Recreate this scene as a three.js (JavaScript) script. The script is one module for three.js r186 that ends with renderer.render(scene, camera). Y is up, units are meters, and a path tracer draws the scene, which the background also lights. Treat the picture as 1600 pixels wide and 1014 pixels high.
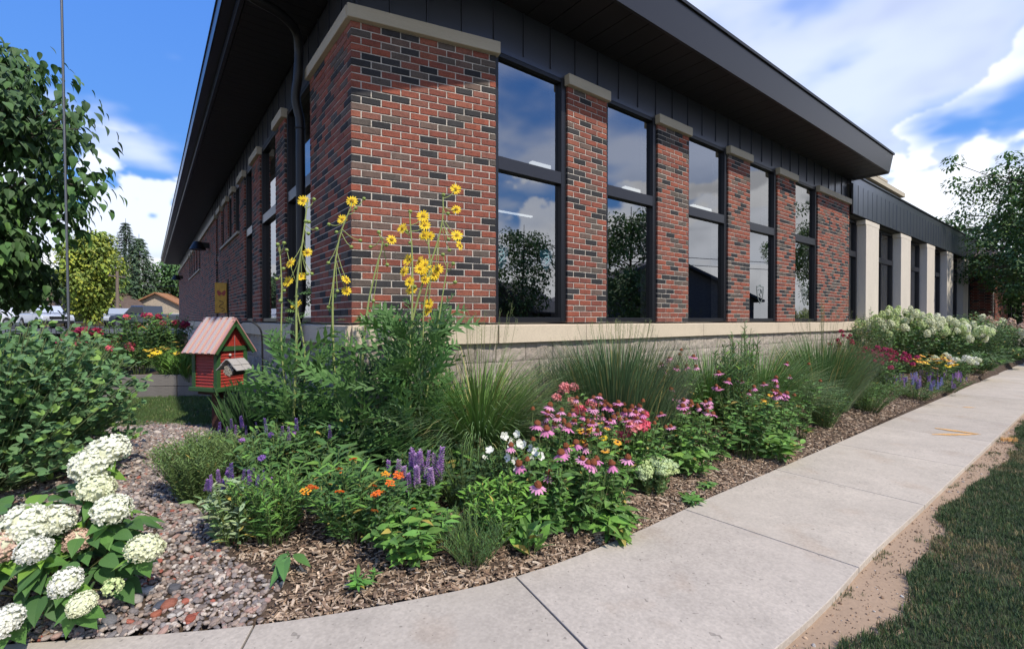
import * as THREE from 'three';
import { mergeGeometries } from 'three/addons/utils/BufferGeometryUtils.js';
import { RoundedBoxGeometry } from 'three/addons/geometries/RoundedBoxGeometry.js';
import { RectAreaLightUniformsLib } from 'three/addons/lights/RectAreaLightUniformsLib.js';

// ---------- camera, sky, sun, exposure ----------
const scene = new THREE.Scene();
const EYE = 1.5, LENS = 738;                       // metres; focal length in units of a 1600 wide picture
const camera = new THREE.PerspectiveCamera(2 * Math.atan(507 / LENS) * 180 / Math.PI, 1600 / 1014, 0.05, 900);
camera.position.set(0, EYE, 0);
camera.lookAt(0, EYE - 7 / LENS * 10, -10);
const renderer = new THREE.WebGLRenderer({ antialias: true });
renderer.toneMapping = THREE.LinearToneMapping;
renderer.toneMappingExposure = 1.1;
renderer.shadowMap.enabled = true;
RectAreaLightUniformsLib.init();

const sun = new THREE.DirectionalLight(new THREE.Color(1, 0.93, 0.80), 4.3);
const SUN = new THREE.Vector3(0.68, 1.2, 0.75).normalize();
sun.position.copy(SUN).multiplyScalar(60); sun.target.position.set(0, 0, 0);
sun.castShadow = true; sun.shadow.radius = 1.6; sun.shadow.mapSize.set(4096, 4096);
Object.assign(sun.shadow.camera, { left: -40, right: 40, top: 40, bottom: -40, near: 1, far: 160 });
scene.add(sun, sun.target);

// ---------- random numbers and noise ----------
function rng(seed) { let a = seed >>> 0; return () => { a = (a + 0x6d2b79f5) | 0; let t = Math.imul(a ^ (a >>> 15), 1 | a); t = (t + Math.imul(t ^ (t >>> 7), 61 | t)) ^ t; return ((t ^ (t >>> 14)) >>> 0) / 4294967296; }; }
let R = rng(11);
const rr = (a, b) => a + (b - a) * R();
const pick = (a) => a[Math.floor(R() * a.length)];
const clamp = THREE.MathUtils.clamp, lerp = THREE.MathUtils.lerp, sst = THREE.MathUtils.smoothstep;
const hash = (x, y, z) => { let h = Math.imul(x, 374761393) + Math.imul(y, 668265263) + Math.imul(z, 2147483647 ^ 0x5bd1e995); h = Math.imul(h ^ (h >>> 13), 1274126177); return ((h ^ (h >>> 16)) >>> 0) / 4294967296; };
function noise3(x, y, z) {
  const X = Math.floor(x), Y = Math.floor(y), Z = Math.floor(z); let fx = x - X, fy = y - Y, fz = z - Z;
  fx = fx * fx * (3 - 2 * fx); fy = fy * fy * (3 - 2 * fy); fz = fz * fz * (3 - 2 * fz);
  const l = (a, b, t) => a + (b - a) * t;
  return l(l(l(hash(X, Y, Z), hash(X + 1, Y, Z), fx), l(hash(X, Y + 1, Z), hash(X + 1, Y + 1, Z), fx), fy), l(l(hash(X, Y, Z + 1), hash(X + 1, Y, Z + 1), fx), l(hash(X, Y + 1, Z + 1), hash(X + 1, Y + 1, Z + 1), fx), fy), fz);
}
function fbm(x, y, z, o) { let s = 0, a = 0.5, t = 0; for (let i = 0; i < o; i++) { s += a * noise3(x, y, z); t += a; a *= 0.52; x = x * 2.03 + 17.1; y = y * 2.03 + 5.3; z = z * 2.03 + 9.7; } return s / t; }

// ---------- sky: air and clouds ----------
{
  const W = 2048, H = 1024, d = new Float32Array(W * H * 4);
  for (let j = 0; j < H; j++) {
    const el = ((j + 0.5) / H - 0.5) * Math.PI, sy = Math.sin(el), cy = Math.cos(el), e = el * 180 / Math.PI;
    for (let i = 0; i < W; i++) {
      const o = (j * W + i) * 4; d[o + 3] = 1;
      if (el <= 0) { d[o] = 0.16; d[o + 1] = 0.17; d[o + 2] = 0.16; continue; }
      const az = ((i + 0.5) / W - 0.5) * 2 * Math.PI, x = Math.cos(az) * cy, z = Math.sin(az) * cy;
      const k = Math.pow(1 - sy, 2.6), c = [lerp(0.075, 0.21, k), lerp(0.235, 0.50, k), lerp(0.78, 0.95, k)];
      // high broken cumulus deck, thick on the sunny side, open towards the north-west (the picture's left)
      const h = 1 / (sy + 0.16), px = x * h, pz = z * h;
      const side = clamp(0.5 + 0.95 * (x * 0.97 + z * 0.2) / Math.max(cy, 0.25), 0, 1);
      const n = fbm(px * 1.15 + 3.1, 2.2, pz * 1.15 + 7.7, 6), n2 = fbm(px * 3.3 + 40, 8.2, pz * 3.3, 4);
      let cov = n * 0.8 + n2 * 0.2 + (side - 0.5) * 0.30 - 0.03;
      let a = sst(cov, 0.47, 0.62) * sst(e, 1, 9);
      if (e > 40) a *= 1 - 0.35 * sst(e, 40, 70);
      const dense = sst(cov, 0.52, 0.74), vein = fbm(px * 2.1 + 11, 21, pz * 2.1 + 4, 4);
      let lum = 1.22 - 0.50 * dense * sst(vein, 0.34, 0.62);
      for (let q = 0; q < 3; q++) c[q] = lerp(c[q], lum * [0.97, 0.985, 1.04][q], a * (0.55 + 0.42 * sst(vein, 0.62, 0.36)));
      // low cumulus bank over the horizon
      const q1 = fbm(x * 4.2 + 9, e * 0.12, z * 4.2 + 3, 4), q2 = fbm(x * 15 + 2, e * 0.34, z * 15, 6);
      const top = 7.5 + 13 * q1 + 13 * (q2 - 0.5), b = sst(top - e, -0.15, 0.75);
      const lo = 1.25 - 0.5 * sst(top - e, 2, 11) * sst(q2, 0.38, 0.62) * (0.5 + 0.5 * sst(e, 10, 2));
      for (let q = 0; q < 3; q++) d[o + q] = lerp(c[q], lo * [0.99, 1, 1.03][q], b * (0.92 - 0.25 * sst(e, 6, 1)));
    }
  }
  const t = new THREE.DataTexture(d, W, H, THREE.RGBAFormat, THREE.FloatType);
  t.mapping = THREE.EquirectangularReflectionMapping; t.magFilter = THREE.LinearFilter; t.needsUpdate = true;
  scene.background = t; scene.environment = t;
}

// ---------- small library ----------
const V3 = (x, y, z) => new THREE.Vector3(x, y, z);
const lin = (r, g, b) => new THREE.Color().setRGB(r, g, b);
const used = new Map();
function numbered(n) { const k = used.get(n) ?? 0; used.set(n, k + 1); return k ? `${n}_${String(k).padStart(3, '0')}` : n; }
function shade(o) { o.traverse((m) => { if (m.isMesh) { m.castShadow = true; m.receiveShadow = true; } }); return o; }
function tag(o, label, category, group, kind) { if (label) o.userData.label = label; if (category) o.userData.category = category; if (group) o.userData.group = group; if (kind) o.userData.kind = kind; return o; }
function thing(name, label, category, p = [0, 0, 0], turn = 0, group) { const g = new THREE.Group(); g.name = numbered(name); g.position.set(...p); g.rotation.y = turn; tag(g, label, category, group); scene.add(g); return g; }
function part(parent, name, geo, mat, kind) { const m = new THREE.Mesh(geo, mat); m.name = name; m.castShadow = m.receiveShadow = true; if (kind) m.userData.kind = kind; parent.add(m); return m; }
function structure(name, geo, mat, label) { const m = new THREE.Mesh(geo, mat); m.name = numbered(name); m.castShadow = m.receiveShadow = true; m.userData.kind = 'structure'; if (label) m.userData.label = label; scene.add(m); return m; }
const clean = (g) => { const q = g.index ? g.toNonIndexed() : g; for (const k of Object.keys(q.attributes)) if (!['position', 'normal', 'uv', 'color'].includes(k)) q.deleteAttribute(k); return q; };
const merge = (list) => mergeGeometries(list.map(clean));
function box(w, h, d, x = 0, y = 0, z = 0, ry = 0) { const g = new THREE.BoxGeometry(w, h, d); if (ry) g.rotateY(ry); return g.translate(x, y, z); }
function rbox(w, h, d, r, x = 0, y = 0, z = 0) { return new RoundedBoxGeometry(w, h, d, 1, r).translate(x, y, z); }
function bar(a, b, r, n = 6) { return new THREE.TubeGeometry(new THREE.LineCurve3(a, b), 1, r, n); }
function tube(pts, r, n = 6, seg = 0) { return new THREE.TubeGeometry(new THREE.CatmullRomCurve3(pts), seg || pts.length * 3, r, n); }
function taper(pts, r0, r1, n = 6, seg = 0) {
  const c = new THREE.CatmullRomCurve3(pts), s = seg || pts.length * 3, g = new THREE.TubeGeometry(c, s, 1, n), p = g.attributes.position, q = V3();
  for (let i = 0; i <= s; i++) { c.getPointAt(i / s, q); const r = lerp(r0, r1, i / s); for (let k = 0; k <= n; k++) { const v = i * (n + 1) + k; p.setXYZ(v, q.x + (p.getX(v) - q.x) * r, q.y + (p.getY(v) - q.y) * r, q.z + (p.getZ(v) - q.z) * r); } }
  return g;
}
function paintGeo(g, c) { const n = g.attributes.position.count, a = new Float32Array(n * 3); for (let i = 0; i < n; i++) { a[i * 3] = c.r; a[i * 3 + 1] = c.g; a[i * 3 + 2] = c.b; } g.setAttribute('color', new THREE.BufferAttribute(a, 3)); return g; }
// boxes that are merged into one geometry, each with its own colour; written straight into arrays
class Boxes {
  constructor() { this.p = []; this.n = []; this.u = []; this.c = []; }
  add(x0, x1, y0, y1, z0, z1, c, bevel = 0) {
    const f = (a, b, cc, dd, nx, ny, nz) => { for (const v of [a, b, cc, a, cc, dd]) { this.p.push(...v); this.n.push(nx, ny, nz); this.u.push(Math.abs(ny) > 0.5 ? v[0] : (Math.abs(nx) > 0.5 ? v[2] : v[0]), Math.abs(ny) > 0.5 ? v[2] : v[1]); this.c.push(c.r, c.g, c.b); } };
    const b = bevel, X0 = x0 + b, X1 = x1 - b, Y0 = y0 + b, Y1 = y1 - b;
    f([X0, Y0, z1], [X1, Y0, z1], [X1, Y1, z1], [X0, Y1, z1], 0, 0, 1);
    f([x1, y0, z1 - b], [x1, y0, z0], [x1, y1, z0], [x1, y1, z1 - b], 1, 0, 0);
    f([x0, y0, z0], [x0, y0, z1 - b], [x0, y1, z1 - b], [x0, y1, z0], -1, 0, 0);
    f([x0, y1, z1 - b], [x1, y1, z1 - b], [x1, y1, z0], [x0, y1, z0], 0, 1, 0);
    f([x0, y0, z0], [x1, y0, z0], [x1, y0, z1 - b], [x0, y0, z1 - b], 0, -1, 0);
    if (b) {
      const k = Math.SQRT1_2;
      f([X1, Y0, z1], [x1, y0, z1 - b], [x1, y1, z1 - b], [X1, Y1, z1], k, 0, k); f([x0, y0, z1 - b], [X0, Y0, z1], [X0, Y1, z1], [x0, y1, z1 - b], -k, 0, k);
      f([X0, Y1, z1], [X1, Y1, z1], [x1, y1, z1 - b], [x0, y1, z1 - b], 0, k, k); f([x0, y0, z1 - b], [x1, y0, z1 - b], [X1, Y0, z1], [X0, Y0, z1], 0, -k, k);
    }
  }
  get empty() { return !this.p.length; }
  geo(matrix) { const g = new THREE.BufferGeometry(), A = (a, s) => new THREE.Float32BufferAttribute(a, s); g.setAttribute('position', A(this.p, 3)); g.setAttribute('normal', A(this.n, 3)); g.setAttribute('uv', A(this.u, 2)); g.setAttribute('color', A(this.c, 3)); if (matrix) g.applyMatrix4(matrix); return g; }
}
// textures
function texture(size, fn, repeat = 1, srgb = false) {
  const d = new Uint8Array(size * size * 4);
  for (let j = 0; j < size; j++) for (let i = 0; i < size; i++) { const v = fn(i / size, j / size), o = (j * size + i) * 4; const a = Array.isArray(v) ? v : [v, v, v]; for (let q = 0; q < 3; q++) d[o + q] = clamp(Math.round(a[q] * 255), 0, 255); d[o + 3] = 255; }
  const t = new THREE.DataTexture(d, size, size); t.wrapS = t.wrapT = THREE.RepeatWrapping; t.magFilter = THREE.LinearFilter; t.repeat.set(repeat, repeat); if (srgb) t.colorSpace = THREE.SRGBColorSpace; t.needsUpdate = true; return t;
}
// noise that repeats over the unit square
function tiled(u, v, f, o, s = 0) { const m = (a, b, t) => a + (b - a) * t, n = (x, y) => fbm(x * f, y * f, s, o); const tu = sst(u, 0.8, 1), tv = sst(v, 0.8, 1); return m(m(n(u, v), n(u - 1, v), tu), m(n(u, v - 1), n(u - 1, v - 1), tu), tv); }
const std = (o) => new THREE.MeshStandardMaterial(o);
const phys = (o) => new THREE.MeshPhysicalMaterial(o);

// frames along the walls: x along, y up, z outwards. dep is the distance ahead of the camera.
function frame(x, dep, ax, az) { const a = V3(ax, 0, az).normalize(), up = V3(0, 1, 0), n = a.clone().cross(up); return new THREE.Matrix4().makeBasis(a, up, n).setPosition(x, 0, -dep); }
const B = Math.atan(955 / LENS), US = Math.sin(B), UC = Math.cos(B);
const FR = frame(-0.167, 4.925, US, -UC);            // street front from the first window jamb
const FL = frame(-1.476, 4.34, UC, US);              // side wall; x = -t runs away from the corner
const FP = frame(-1.476, 4.34, 1.309, -0.585);       // street face of the corner pillar
const PW = Math.hypot(1.309, 0.585);
const inFrame = (f, x, y, z) => V3(x, y, z).applyMatrix4(f);

// far edge of the sidewalk as depth over x, and the ground
const EDGE = (() => {
  const pts = [[-30, 1.0], [-14, 1.45], [-8, 1.75], [-4, 2.02], [-2.36, 2.17], [-1.27, 2.31], [-0.6, 2.5], [0.04, 2.76], [0.8, 3.27], [1.6, 3.92]];
  for (const x of [2.6, 4, 7, 12, 20, 40, 80]) pts.push([x, (UC * x + 2.12) / US]);
  const c = new THREE.CatmullRomCurve3(pts.map(([x, z]) => V3(x, 0, z)), false, 'centripetal'), tab = [];
  for (let i = 0; i <= 3000; i++) { const p = c.getPoint(i / 3000); tab.push([p.x, p.z]); }
  return { curve: c, at(x) { let a = 0, b = tab.length - 1; while (b - a > 1) { const m = (a + b) >> 1; if (tab[m][0] <= x) a = m; else b = m; } const t = (x - tab[a][0]) / (tab[b][0] - tab[a][0] || 1); return lerp(tab[a][1], tab[b][1], clamp(t, 0, 1)); } };
})();
function beyond(x, dep) { const s = (EDGE.at(x + 0.05) - EDGE.at(x - 0.05)) / 0.1; return (dep - EDGE.at(x)) / Math.hypot(1, s); }
function ground(x, dep) {
  const e = beyond(x, dep); if (e <= 0) return -0.02;
  return -0.02 + 0.33 * (1 - Math.exp(-e / 1.25)) + 0.022 * clamp(dep - 5.5, 0, 26) * sst(x, 0, -3) + 0.025 * (noise3(x * 1.7, dep * 1.7, 3) - 0.5) * sst(e, 0, 0.4);
}
const at = (px, dep) => [(px - 800) / LENS * dep, ground((px - 800) / LENS * dep, dep), -dep];    // a bearing and a distance ahead, on the ground

// ---------- materials ----------
const grainT = texture(512, (u, v) => { const a = tiled(u, v, 60, 3, 1), b = tiled(u, v, 9, 3, 4); return clamp(0.83 + (a - 0.5) * 0.8 + (b - 0.5) * 0.5, 0, 1); });
const softT = texture(512, (u, v) => clamp(0.93 + (tiled(u, v, 90, 2, 12) - 0.5) * 0.16 + (tiled(u, v, 5, 4, 14) - 0.5) * 0.16, 0, 1), 0.8);
const grainBrick = grainT.clone(); grainBrick.repeat.set(3.1, 3.1); grainBrick.needsUpdate = true;
const grainFine = grainT.clone(); grainFine.repeat.set(1.3, 1.3); grainFine.needsUpdate = true;
const concreteT = texture(1024, (u, v) => {
  const big = tiled(u, v, 4, 4, 2), mid = tiled(u, v, 19, 3, 7), fine = tiled(u, v, 150, 2, 5), sp = tiled(u, v, 95, 1, 9);
  let k = 0.87 + (big - 0.5) * 0.09 + (mid - 0.5) * 0.07 + (fine - 0.5) * 0.12; if (sp > 0.945) k -= 0.17;
  const st = sst(tiled(u, v, 6, 4, 31), 0.6, 0.8) * 0.035;
  return [k - st * 0.6, k * 0.965 - st, k * 0.935 - st * 1.3];
}, 0.5, true);
const concreteBump = texture(512, (u, v) => { const a = tiled(u, v, 120, 2, 3), b = tiled(u, v, 70, 1, 8); return 0.5 + (a - 0.5) * 0.6 - (b > 0.85 ? 0.4 : 0); }, 1);
const M = {
  mortar: std({ color: lin(0.56, 0.51, 0.455), roughness: 0.95, map: grainFine, bumpMap: grainFine, bumpScale: 0.002 }),
  bricks: std({ vertexColors: true, roughness: 0.88, map: grainBrick, bumpMap: grainBrick, bumpScale: 0.0025 }),
  stone: std({ color: lin(0.60, 0.505, 0.385), roughness: 0.85, map: softT, bumpMap: grainFine, bumpScale: 0.0006 }),
  coping: std({ color: lin(0.46, 0.405, 0.315), roughness: 0.85, map: softT, bumpMap: grainFine, bumpScale: 0.0006 }),
  pierStone: std({ color: lin(0.62, 0.56, 0.48), roughness: 0.9, map: softT }),
  block: std({ vertexColors: true, roughness: 0.95, map: grainBrick, bumpMap: grainBrick, bumpScale: 0.006 }),
  metal: std({ color: lin(0.095, 0.103, 0.13), roughness: 0.3, metalness: 0.6 }),
  fascia: std({ color: lin(0.036, 0.037, 0.046), roughness: 0.36, metalness: 0.5 }),
  soffit: std({ color: lin(0.013, 0.0125, 0.0155), roughness: 0.5, metalness: 0.2 }),
  frame: std({ color: lin(0.018, 0.019, 0.024), roughness: 0.36, metalness: 0.35 }),
  glass: phys({ color: lin(0.34, 0.37, 0.40), transmission: 1, thickness: 0, roughness: 0, ior: 3.4, metalness: 0 }),
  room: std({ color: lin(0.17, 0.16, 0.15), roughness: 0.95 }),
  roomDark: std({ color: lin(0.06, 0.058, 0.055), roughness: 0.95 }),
  soil: std({ color: lin(0.075, 0.050, 0.034), roughness: 1, map: grainFine, bumpMap: grainFine, bumpScale: 0.02 }),
  concrete: std({ color: lin(0.66, 0.645, 0.63), roughness: 0.93, map: concreteT, bumpMap: concreteBump, bumpScale: 0.0013 }),
  asphalt: std({ color: lin(0.09, 0.088, 0.086), roughness: 0.95, map: grainFine }),
  black: std({ color: lin(0.012, 0.012, 0.013), roughness: 0.45, metalness: 0.3 }),
};
const REDS = [[0.255, 0.072, 0.045], [0.225, 0.064, 0.043], [0.285, 0.092, 0.058], [0.20, 0.066, 0.048], [0.24, 0.09, 0.064], [0.30, 0.082, 0.048]].map((c) => lin(...c));
const DARKS = [[0.030, 0.029, 0.032], [0.040, 0.038, 0.041], [0.023, 0.023, 0.027]].map((c) => lin(...c));
const GREYS = [[0.115, 0.088, 0.073], [0.095, 0.077, 0.067], [0.145, 0.094, 0.076]].map((c) => lin(...c));
const BR = rng(404);
function brickColour() { const k = BR(), p = k < 0.63 ? REDS : k < 0.84 ? DARKS : GREYS; return p[Math.floor(BR() * p.length)]; }

// ---------- ground and sidewalk ----------
{
  const gShape = (xs, zs, fn) => { const p = [], u = [], ix = [], nx = xs.length; for (const z of zs) for (const x of xs) { p.push(x, fn(x, z), -z); u.push(x, z); } for (let j = 0; j < zs.length - 1; j++) for (let i = 0; i < nx - 1; i++) { const a = j * nx + i; ix.push(a, a + 1, a + nx + 1, a, a + nx + 1, a + nx); } const g = new THREE.BufferGeometry(); g.setAttribute('position', new THREE.Float32BufferAttribute(p, 3)); g.setAttribute('uv', new THREE.Float32BufferAttribute(u, 2)); g.setIndex(ix); g.computeVertexNormals(); return g; };
  const steps = (a, b, n) => Array.from({ length: n + 1 }, (_, i) => a + (b - a) * i / n);
  const far = std({ color: lin(0.05, 0.075, 0.028), roughness: 1, map: grainFine });
  structure('ground', gShape(steps(-400, 400, 20), steps(-400, 420, 20), () => -0.16), far);
  // planting bed and the ground that rises to the house, the path cut out
  const xs = steps(-34, 22, 220), zs = steps(0.8, 34, 190);
  structure('garden_ground', gShape(xs, zs, (x, z) => { const e = beyond(x, z); return e < 0.02 ? -0.15 : ground(x, z); }), M.soil);
  // the car park behind the side garden and the street on the other side of the lawn
  structure('car_park', gShape(steps(-70, -3, 12), steps(22, 70, 12), (x, z) => 0.87 + 0.0 * x + 0 * z), M.asphalt);
  const st = box(140, 0.05, 8, 0, -0.12, 0); st.rotateY(B - Math.PI / 2 + 0); st.translate(11 * UC + 10 * US, 0, 11 * US - 10 * UC);
  structure('street', st, M.asphalt);

  // sidewalk: one slab after the other along the far edge
  const len = EDGE.curve.getLength(), N = 6000, tab = []; let s0 = 0, prev = EDGE.curve.getPoint(0);
  for (let i = 0; i <= N; i++) { const p = EDGE.curve.getPoint(i / N); s0 += p.distanceTo(prev); prev = p; tab.push([s0, p.x, p.z]); }
  const arcAtX = (x) => tab.find((t) => t[1] >= x)[0];
  const place = (s) => { let i = tab.findIndex((t) => t[0] >= s); if (i < 1) i = 1; const a = tab[i - 1], b = tab[i], q = Math.min(i + 40, N), w = Math.max(i - 40, 0), tx = tab[q][1] - tab[w][1], tz = tab[q][2] - tab[w][2], l = Math.hypot(tx, tz), t = (s - a[0]) / (b[0] - a[0] || 1); return { x: lerp(a[1], b[1], t), z: lerp(a[2], b[2], t), nx: tz / l, nz: -tx / l }; };
  const joints = [-7.4, -5.85, -4.3, -2.78, -1.27, 0.02, 1.37].map(arcAtX); while (joints.length < 34) joints.push(joints[joints.length - 1] + 1.62);
  const walk = new THREE.Group(); walk.name = 'sidewalk'; walk.userData = { kind: 'structure', label: 'pale concrete sidewalk curving past the flower bed' }; scene.add(walk);
  const WIDE = 1.15, GAP = 0.005;
  for (let k = 0; k < joints.length - 1; k++) {
    const a = joints[k] + GAP, b = joints[k + 1] - GAP, n = 7, sh = new THREE.Shape(), far_ = [], near_ = [];
    for (let i = 0; i <= n; i++) { const p = place(lerp(a, b, i / n)); far_.push([p.x, p.z]); near_.push([p.x + p.nx * WIDE, p.z + p.nz * WIDE]); }
    [...far_, ...near_.reverse()].forEach(([x, z], i) => (i ? sh.lineTo(x, z) : sh.moveTo(x, z)));
    const g = new THREE.ExtrudeGeometry(sh, { depth: 0.1, bevelEnabled: true, bevelSize: 0.004, bevelThickness: 0.004, bevelOffset: -0.004, bevelSegments: 2 });
    g.rotateX(-Math.PI / 2); g.translate(0, -0.104, 0);
    const m = M.concrete.clone(); const q = 0.93 + 0.12 * hash(k, 3, 8); m.color = lin(0.595 * q, 0.57 * q, 0.525 * q * (0.985 + 0.02 * hash(k, 1, 2))); part(walk, 'slab', g, m);
    if (k < 30 && k > 2) { const p = place(joints[k]), q2 = V3(p.x + p.nx * WIDE / 2, -0.03, -(p.z + p.nz * WIDE / 2)); part(walk, 'joint_filler', box(0.016, 0.03, WIDE - 0.01).rotateY(Math.atan2(p.nx, -p.nz) ).translate(q2.x, q2.y, q2.z), M.asphalt); }
  }
  // lawn soil on the street side
  const lp = [], rows = 14, cols = 160, li = [], lu = [];
  for (let i = 0; i <= cols; i++) { const p = place(lerp(arcAtX(-12), arcAtX(34), i / cols)); for (let j = 0; j <= rows; j++) { const o = WIDE - 0.02 + 7.2 * Math.pow(j / rows, 1.6), x = p.x + p.nx * o, z = p.z + p.nz * o; lp.push(x, -0.045 + 0.012 * noise3(x * 3, z * 3, 1) - 0.012 * j / rows, -z); lu.push(x, z); } }
  for (let i = 0; i < cols; i++) for (let j = 0; j < rows; j++) { const a = i * (rows + 1) + j; li.push(a, a + 1, a + rows + 2, a, a + rows + 2, a + rows + 1); }
  const lg = new THREE.BufferGeometry(); lg.setAttribute('position', new THREE.Float32BufferAttribute(lp, 3)); lg.setAttribute('uv', new THREE.Float32BufferAttribute(lu, 2)); lg.setIndex(li); lg.computeVertexNormals();
  structure('bare_soil_verge', lg, std({ color: lin(0.36, 0.255, 0.175), roughness: 1, map: softT, bumpMap: grainFine, bumpScale: 0.003 }));
  scene.userData.place = place; scene.userData.arcAtX = arcAtX; scene.userData.WIDE = WIDE;
  // spray paint on the concrete and on the grass
  const paint = std({ color: lin(0.80, 0.45, 0.16), roughness: 0.8, map: grainFine });
  const stroke = (pts, w) => { const p = [], ix = [], rnd = rng(5); for (let i = 0; i <= 24; i++) { const t = i / 24, q = pts[0].clone().lerp(pts[1], t), d = pts[1].clone().sub(pts[0]).normalize(), nn = V3(-d.z, 0, d.x), ww = w * (0.6 + 0.5 * rnd()) * Math.sin(Math.PI * clamp(t * 0.86 + 0.09, 0, 1)); p.push(q.x + nn.x * ww, q.y, q.z + nn.z * ww, q.x - nn.x * ww, q.y, q.z - nn.z * ww); if (i < 24) { const a = i * 2; ix.push(a, a + 1, a + 3, a, a + 3, a + 2); } } const g = new THREE.BufferGeometry(); g.setAttribute('position', new THREE.Float32BufferAttribute(p, 3)); g.setAttribute('uv', new THREE.Float32BufferAttribute(p.filter((_, i) => i % 3 !== 1), 2)); g.setIndex(ix); g.computeVertexNormals(); return g; };
  const mk = thing('paint_mark', 'orange spray painted arrow on the concrete sidewalk', 'paint mark');
  part(mk, 'stroke', stroke([V3(5.50, 0.004, -6.16), V3(6.10, 0.004, -6.17)], 0.05), paint);
  part(mk, 'stroke', stroke([V3(5.86, 0.006, -6.52), V3(6.14, 0.006, -6.16)], 0.055), paint);
  const mk2 = tag(part(scene, numbered('paint_mark'), stroke([V3(7.75, 0.004, -8.10), V3(7.93, 0.004, -8.06)], 0.035), paint), 'small orange paint dash near the sidewalk edge, farther than the arrow', 'paint mark');
  const lm = []; for (let i = 0; i < 60; i++) { const g = new THREE.ConeGeometry(0.005, 0.05, 3); g.translate(6.19 + rr(-0.1, 0.1), 0.02, -5.86 + rr(-0.03, 0.03)); lm.push(g); }
  tag(part(scene, numbered('paint_mark'), merge(lm), paint), 'orange paint spot sprayed on the lawn grass', 'paint mark');
}

// ---------- the library building ----------
const Y = { sill0: 1.26, sill: 1.47, glass: 1.52, tr0: 3.09, tr1: 3.23, top: 4.22, cap0: 4.245, cap: 4.37, sof: 4.86, roof: 5.24 };
const COURSE = (Y.cap0 - Y.sill) / 41;
const house = thing('brick_building', 'red and charcoal brick building with dark overhanging roof and tall windows', 'building');
const cornerColour = []; for (let i = 0; i < 41; i++) cornerColour.push(brickColour());
const brickLoose = new Map();                        // the bricks that show largest are meshes of their own
const brickMats = new Map();
function brickMat(c) { const k = c.getHex(); if (!brickMats.has(k)) brickMats.set(k, std({ color: c.clone(), roughness: 0.88, map: grainBrick, bumpMap: grainBrick, bumpScale: 0.0025 })); return brickMats.get(k); }
function brickGeo(w, h) { const v = nLoose % 9, k = w.toFixed(3) + h.toFixed(3) + v; if (!brickLoose.has(k)) { const b = new Boxes(); b.add(-w / 2, w / 2, -h / 2, h / 2, -0.1, 0, lin(1, 1, 1), 0.0035); const g = b.geo(); g.deleteAttribute('color'); const u = g.attributes.uv; for (let i = 0; i < u.count; i++) u.setXY(i, u.getX(i) + v * 0.137, u.getY(i) + v * 0.291); brickLoose.set(k, g); } return brickLoose.get(k); }
let nLoose = 0;
function brickwork(f, x0, x1, y0, y1, mod, opt = {}) {
  const bx = opt.into ?? new Boxes(), j = 0.0115, n = Math.round((y1 - y0) / COURSE);
  for (let i = 0; i < n; i++) {
    const ya = y0 + i * COURSE + 0.005, yb = y0 + (i + 1) * COURSE - 0.0055; let a = x0; let first = true;
    const off = ((i + (opt.shift ?? 0)) % 2) ? mod : mod / 2;
    let edge = x0 + off; if (opt.fromRight) edge = x1 - Math.ceil((x1 - x0 - off) / mod) * mod - off + mod * 0; 
    const cuts = [x0]; if (opt.fromRight) { const c2 = []; for (let e = x1 - off; e > x0 + 0.03; e -= mod) c2.unshift(e); cuts.push(...c2); } else for (let e = x0 + off; e < x1 - 0.03; e += mod) cuts.push(e);
    cuts.push(x1);
    for (let k = 0; k < cuts.length - 1; k++) {
      const l = cuts[k] + (k ? j / 2 : 0), r = cuts[k + 1] - (k < cuts.length - 2 ? j / 2 : 0), atCorner = (opt.corner === 'start' && k === 0) || (opt.corner === 'end' && k === cuts.length - 2);
      const c = atCorner ? cornerColour[i] : brickColour(), z = (BR() - 0.5) * 0.003;
      if (opt.loose && nLoose < 300) { nLoose++; const m = part(house, 'brick', brickGeo(r - l, yb - ya), brickMat(c)); const M4 = f.clone().multiply(new THREE.Matrix4().makeTranslation((l + r) / 2, (ya + yb) / 2, z)); m.applyMatrix4(M4); } else bx.add(l, r, ya, yb, -0.1, z, c, 0.0035);
    }
  }
  return bx;
}
const core = [], rest = [];                          // mortar and the remaining bricks
function mortar(f, x0, x1, y0, y1, z0, z1) { const b = new Boxes(); b.add(x0, x1, y0, y1, z0, z1, lin(1, 1, 1)); core.push(b.geo(f)); }
function wallPiece(f, x0, x1, y0, y1, mod, opt) { const b = brickwork(f, x0, x1, y0, y1, mod, opt); if (!b.empty) rest.push(b.geo(f)); mortar(f, x0 + 0.006, x1 - 0.006, y0, y1, -0.3, -0.0065); }
function cap(f, x0, x1, over = 0.03, host = house, mat = M.coping, y0 = Y.cap0, y1 = Y.cap) { const g = rbox(x1 - x0 + over * 2, y1 - y0, 0.36, 0.008, (x0 + x1) / 2, (y0 + y1) / 2, -0.13); g.applyMatrix4(f); return part(host, 'coping', g, mat); }
// corner pillar
const PIERS = [[1.04, 1.727], [2.80, 3.57], [4.74, 5.48], [6.56, 7.36], [8.49, 10.38]];
{ // the loose bricks: street face of the corner pillar, from the sill upwards
  const f = FP; wallPiece(f, 0, PW, Y.sill, Y.cap0, 0.1815, { loose: true, corner: 'start' });
}
for (const [a, b] of PIERS) { wallPiece(FR, a, b, Y.sill, Y.cap0, 0.203, { shift: Math.floor(BR() * 2) }); cap(FR, a, b, 0.025); }
mortar(FP, PW - 0.02, PW - 0.005, Y.sill, Y.cap0, -0.3, -0.02);
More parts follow.
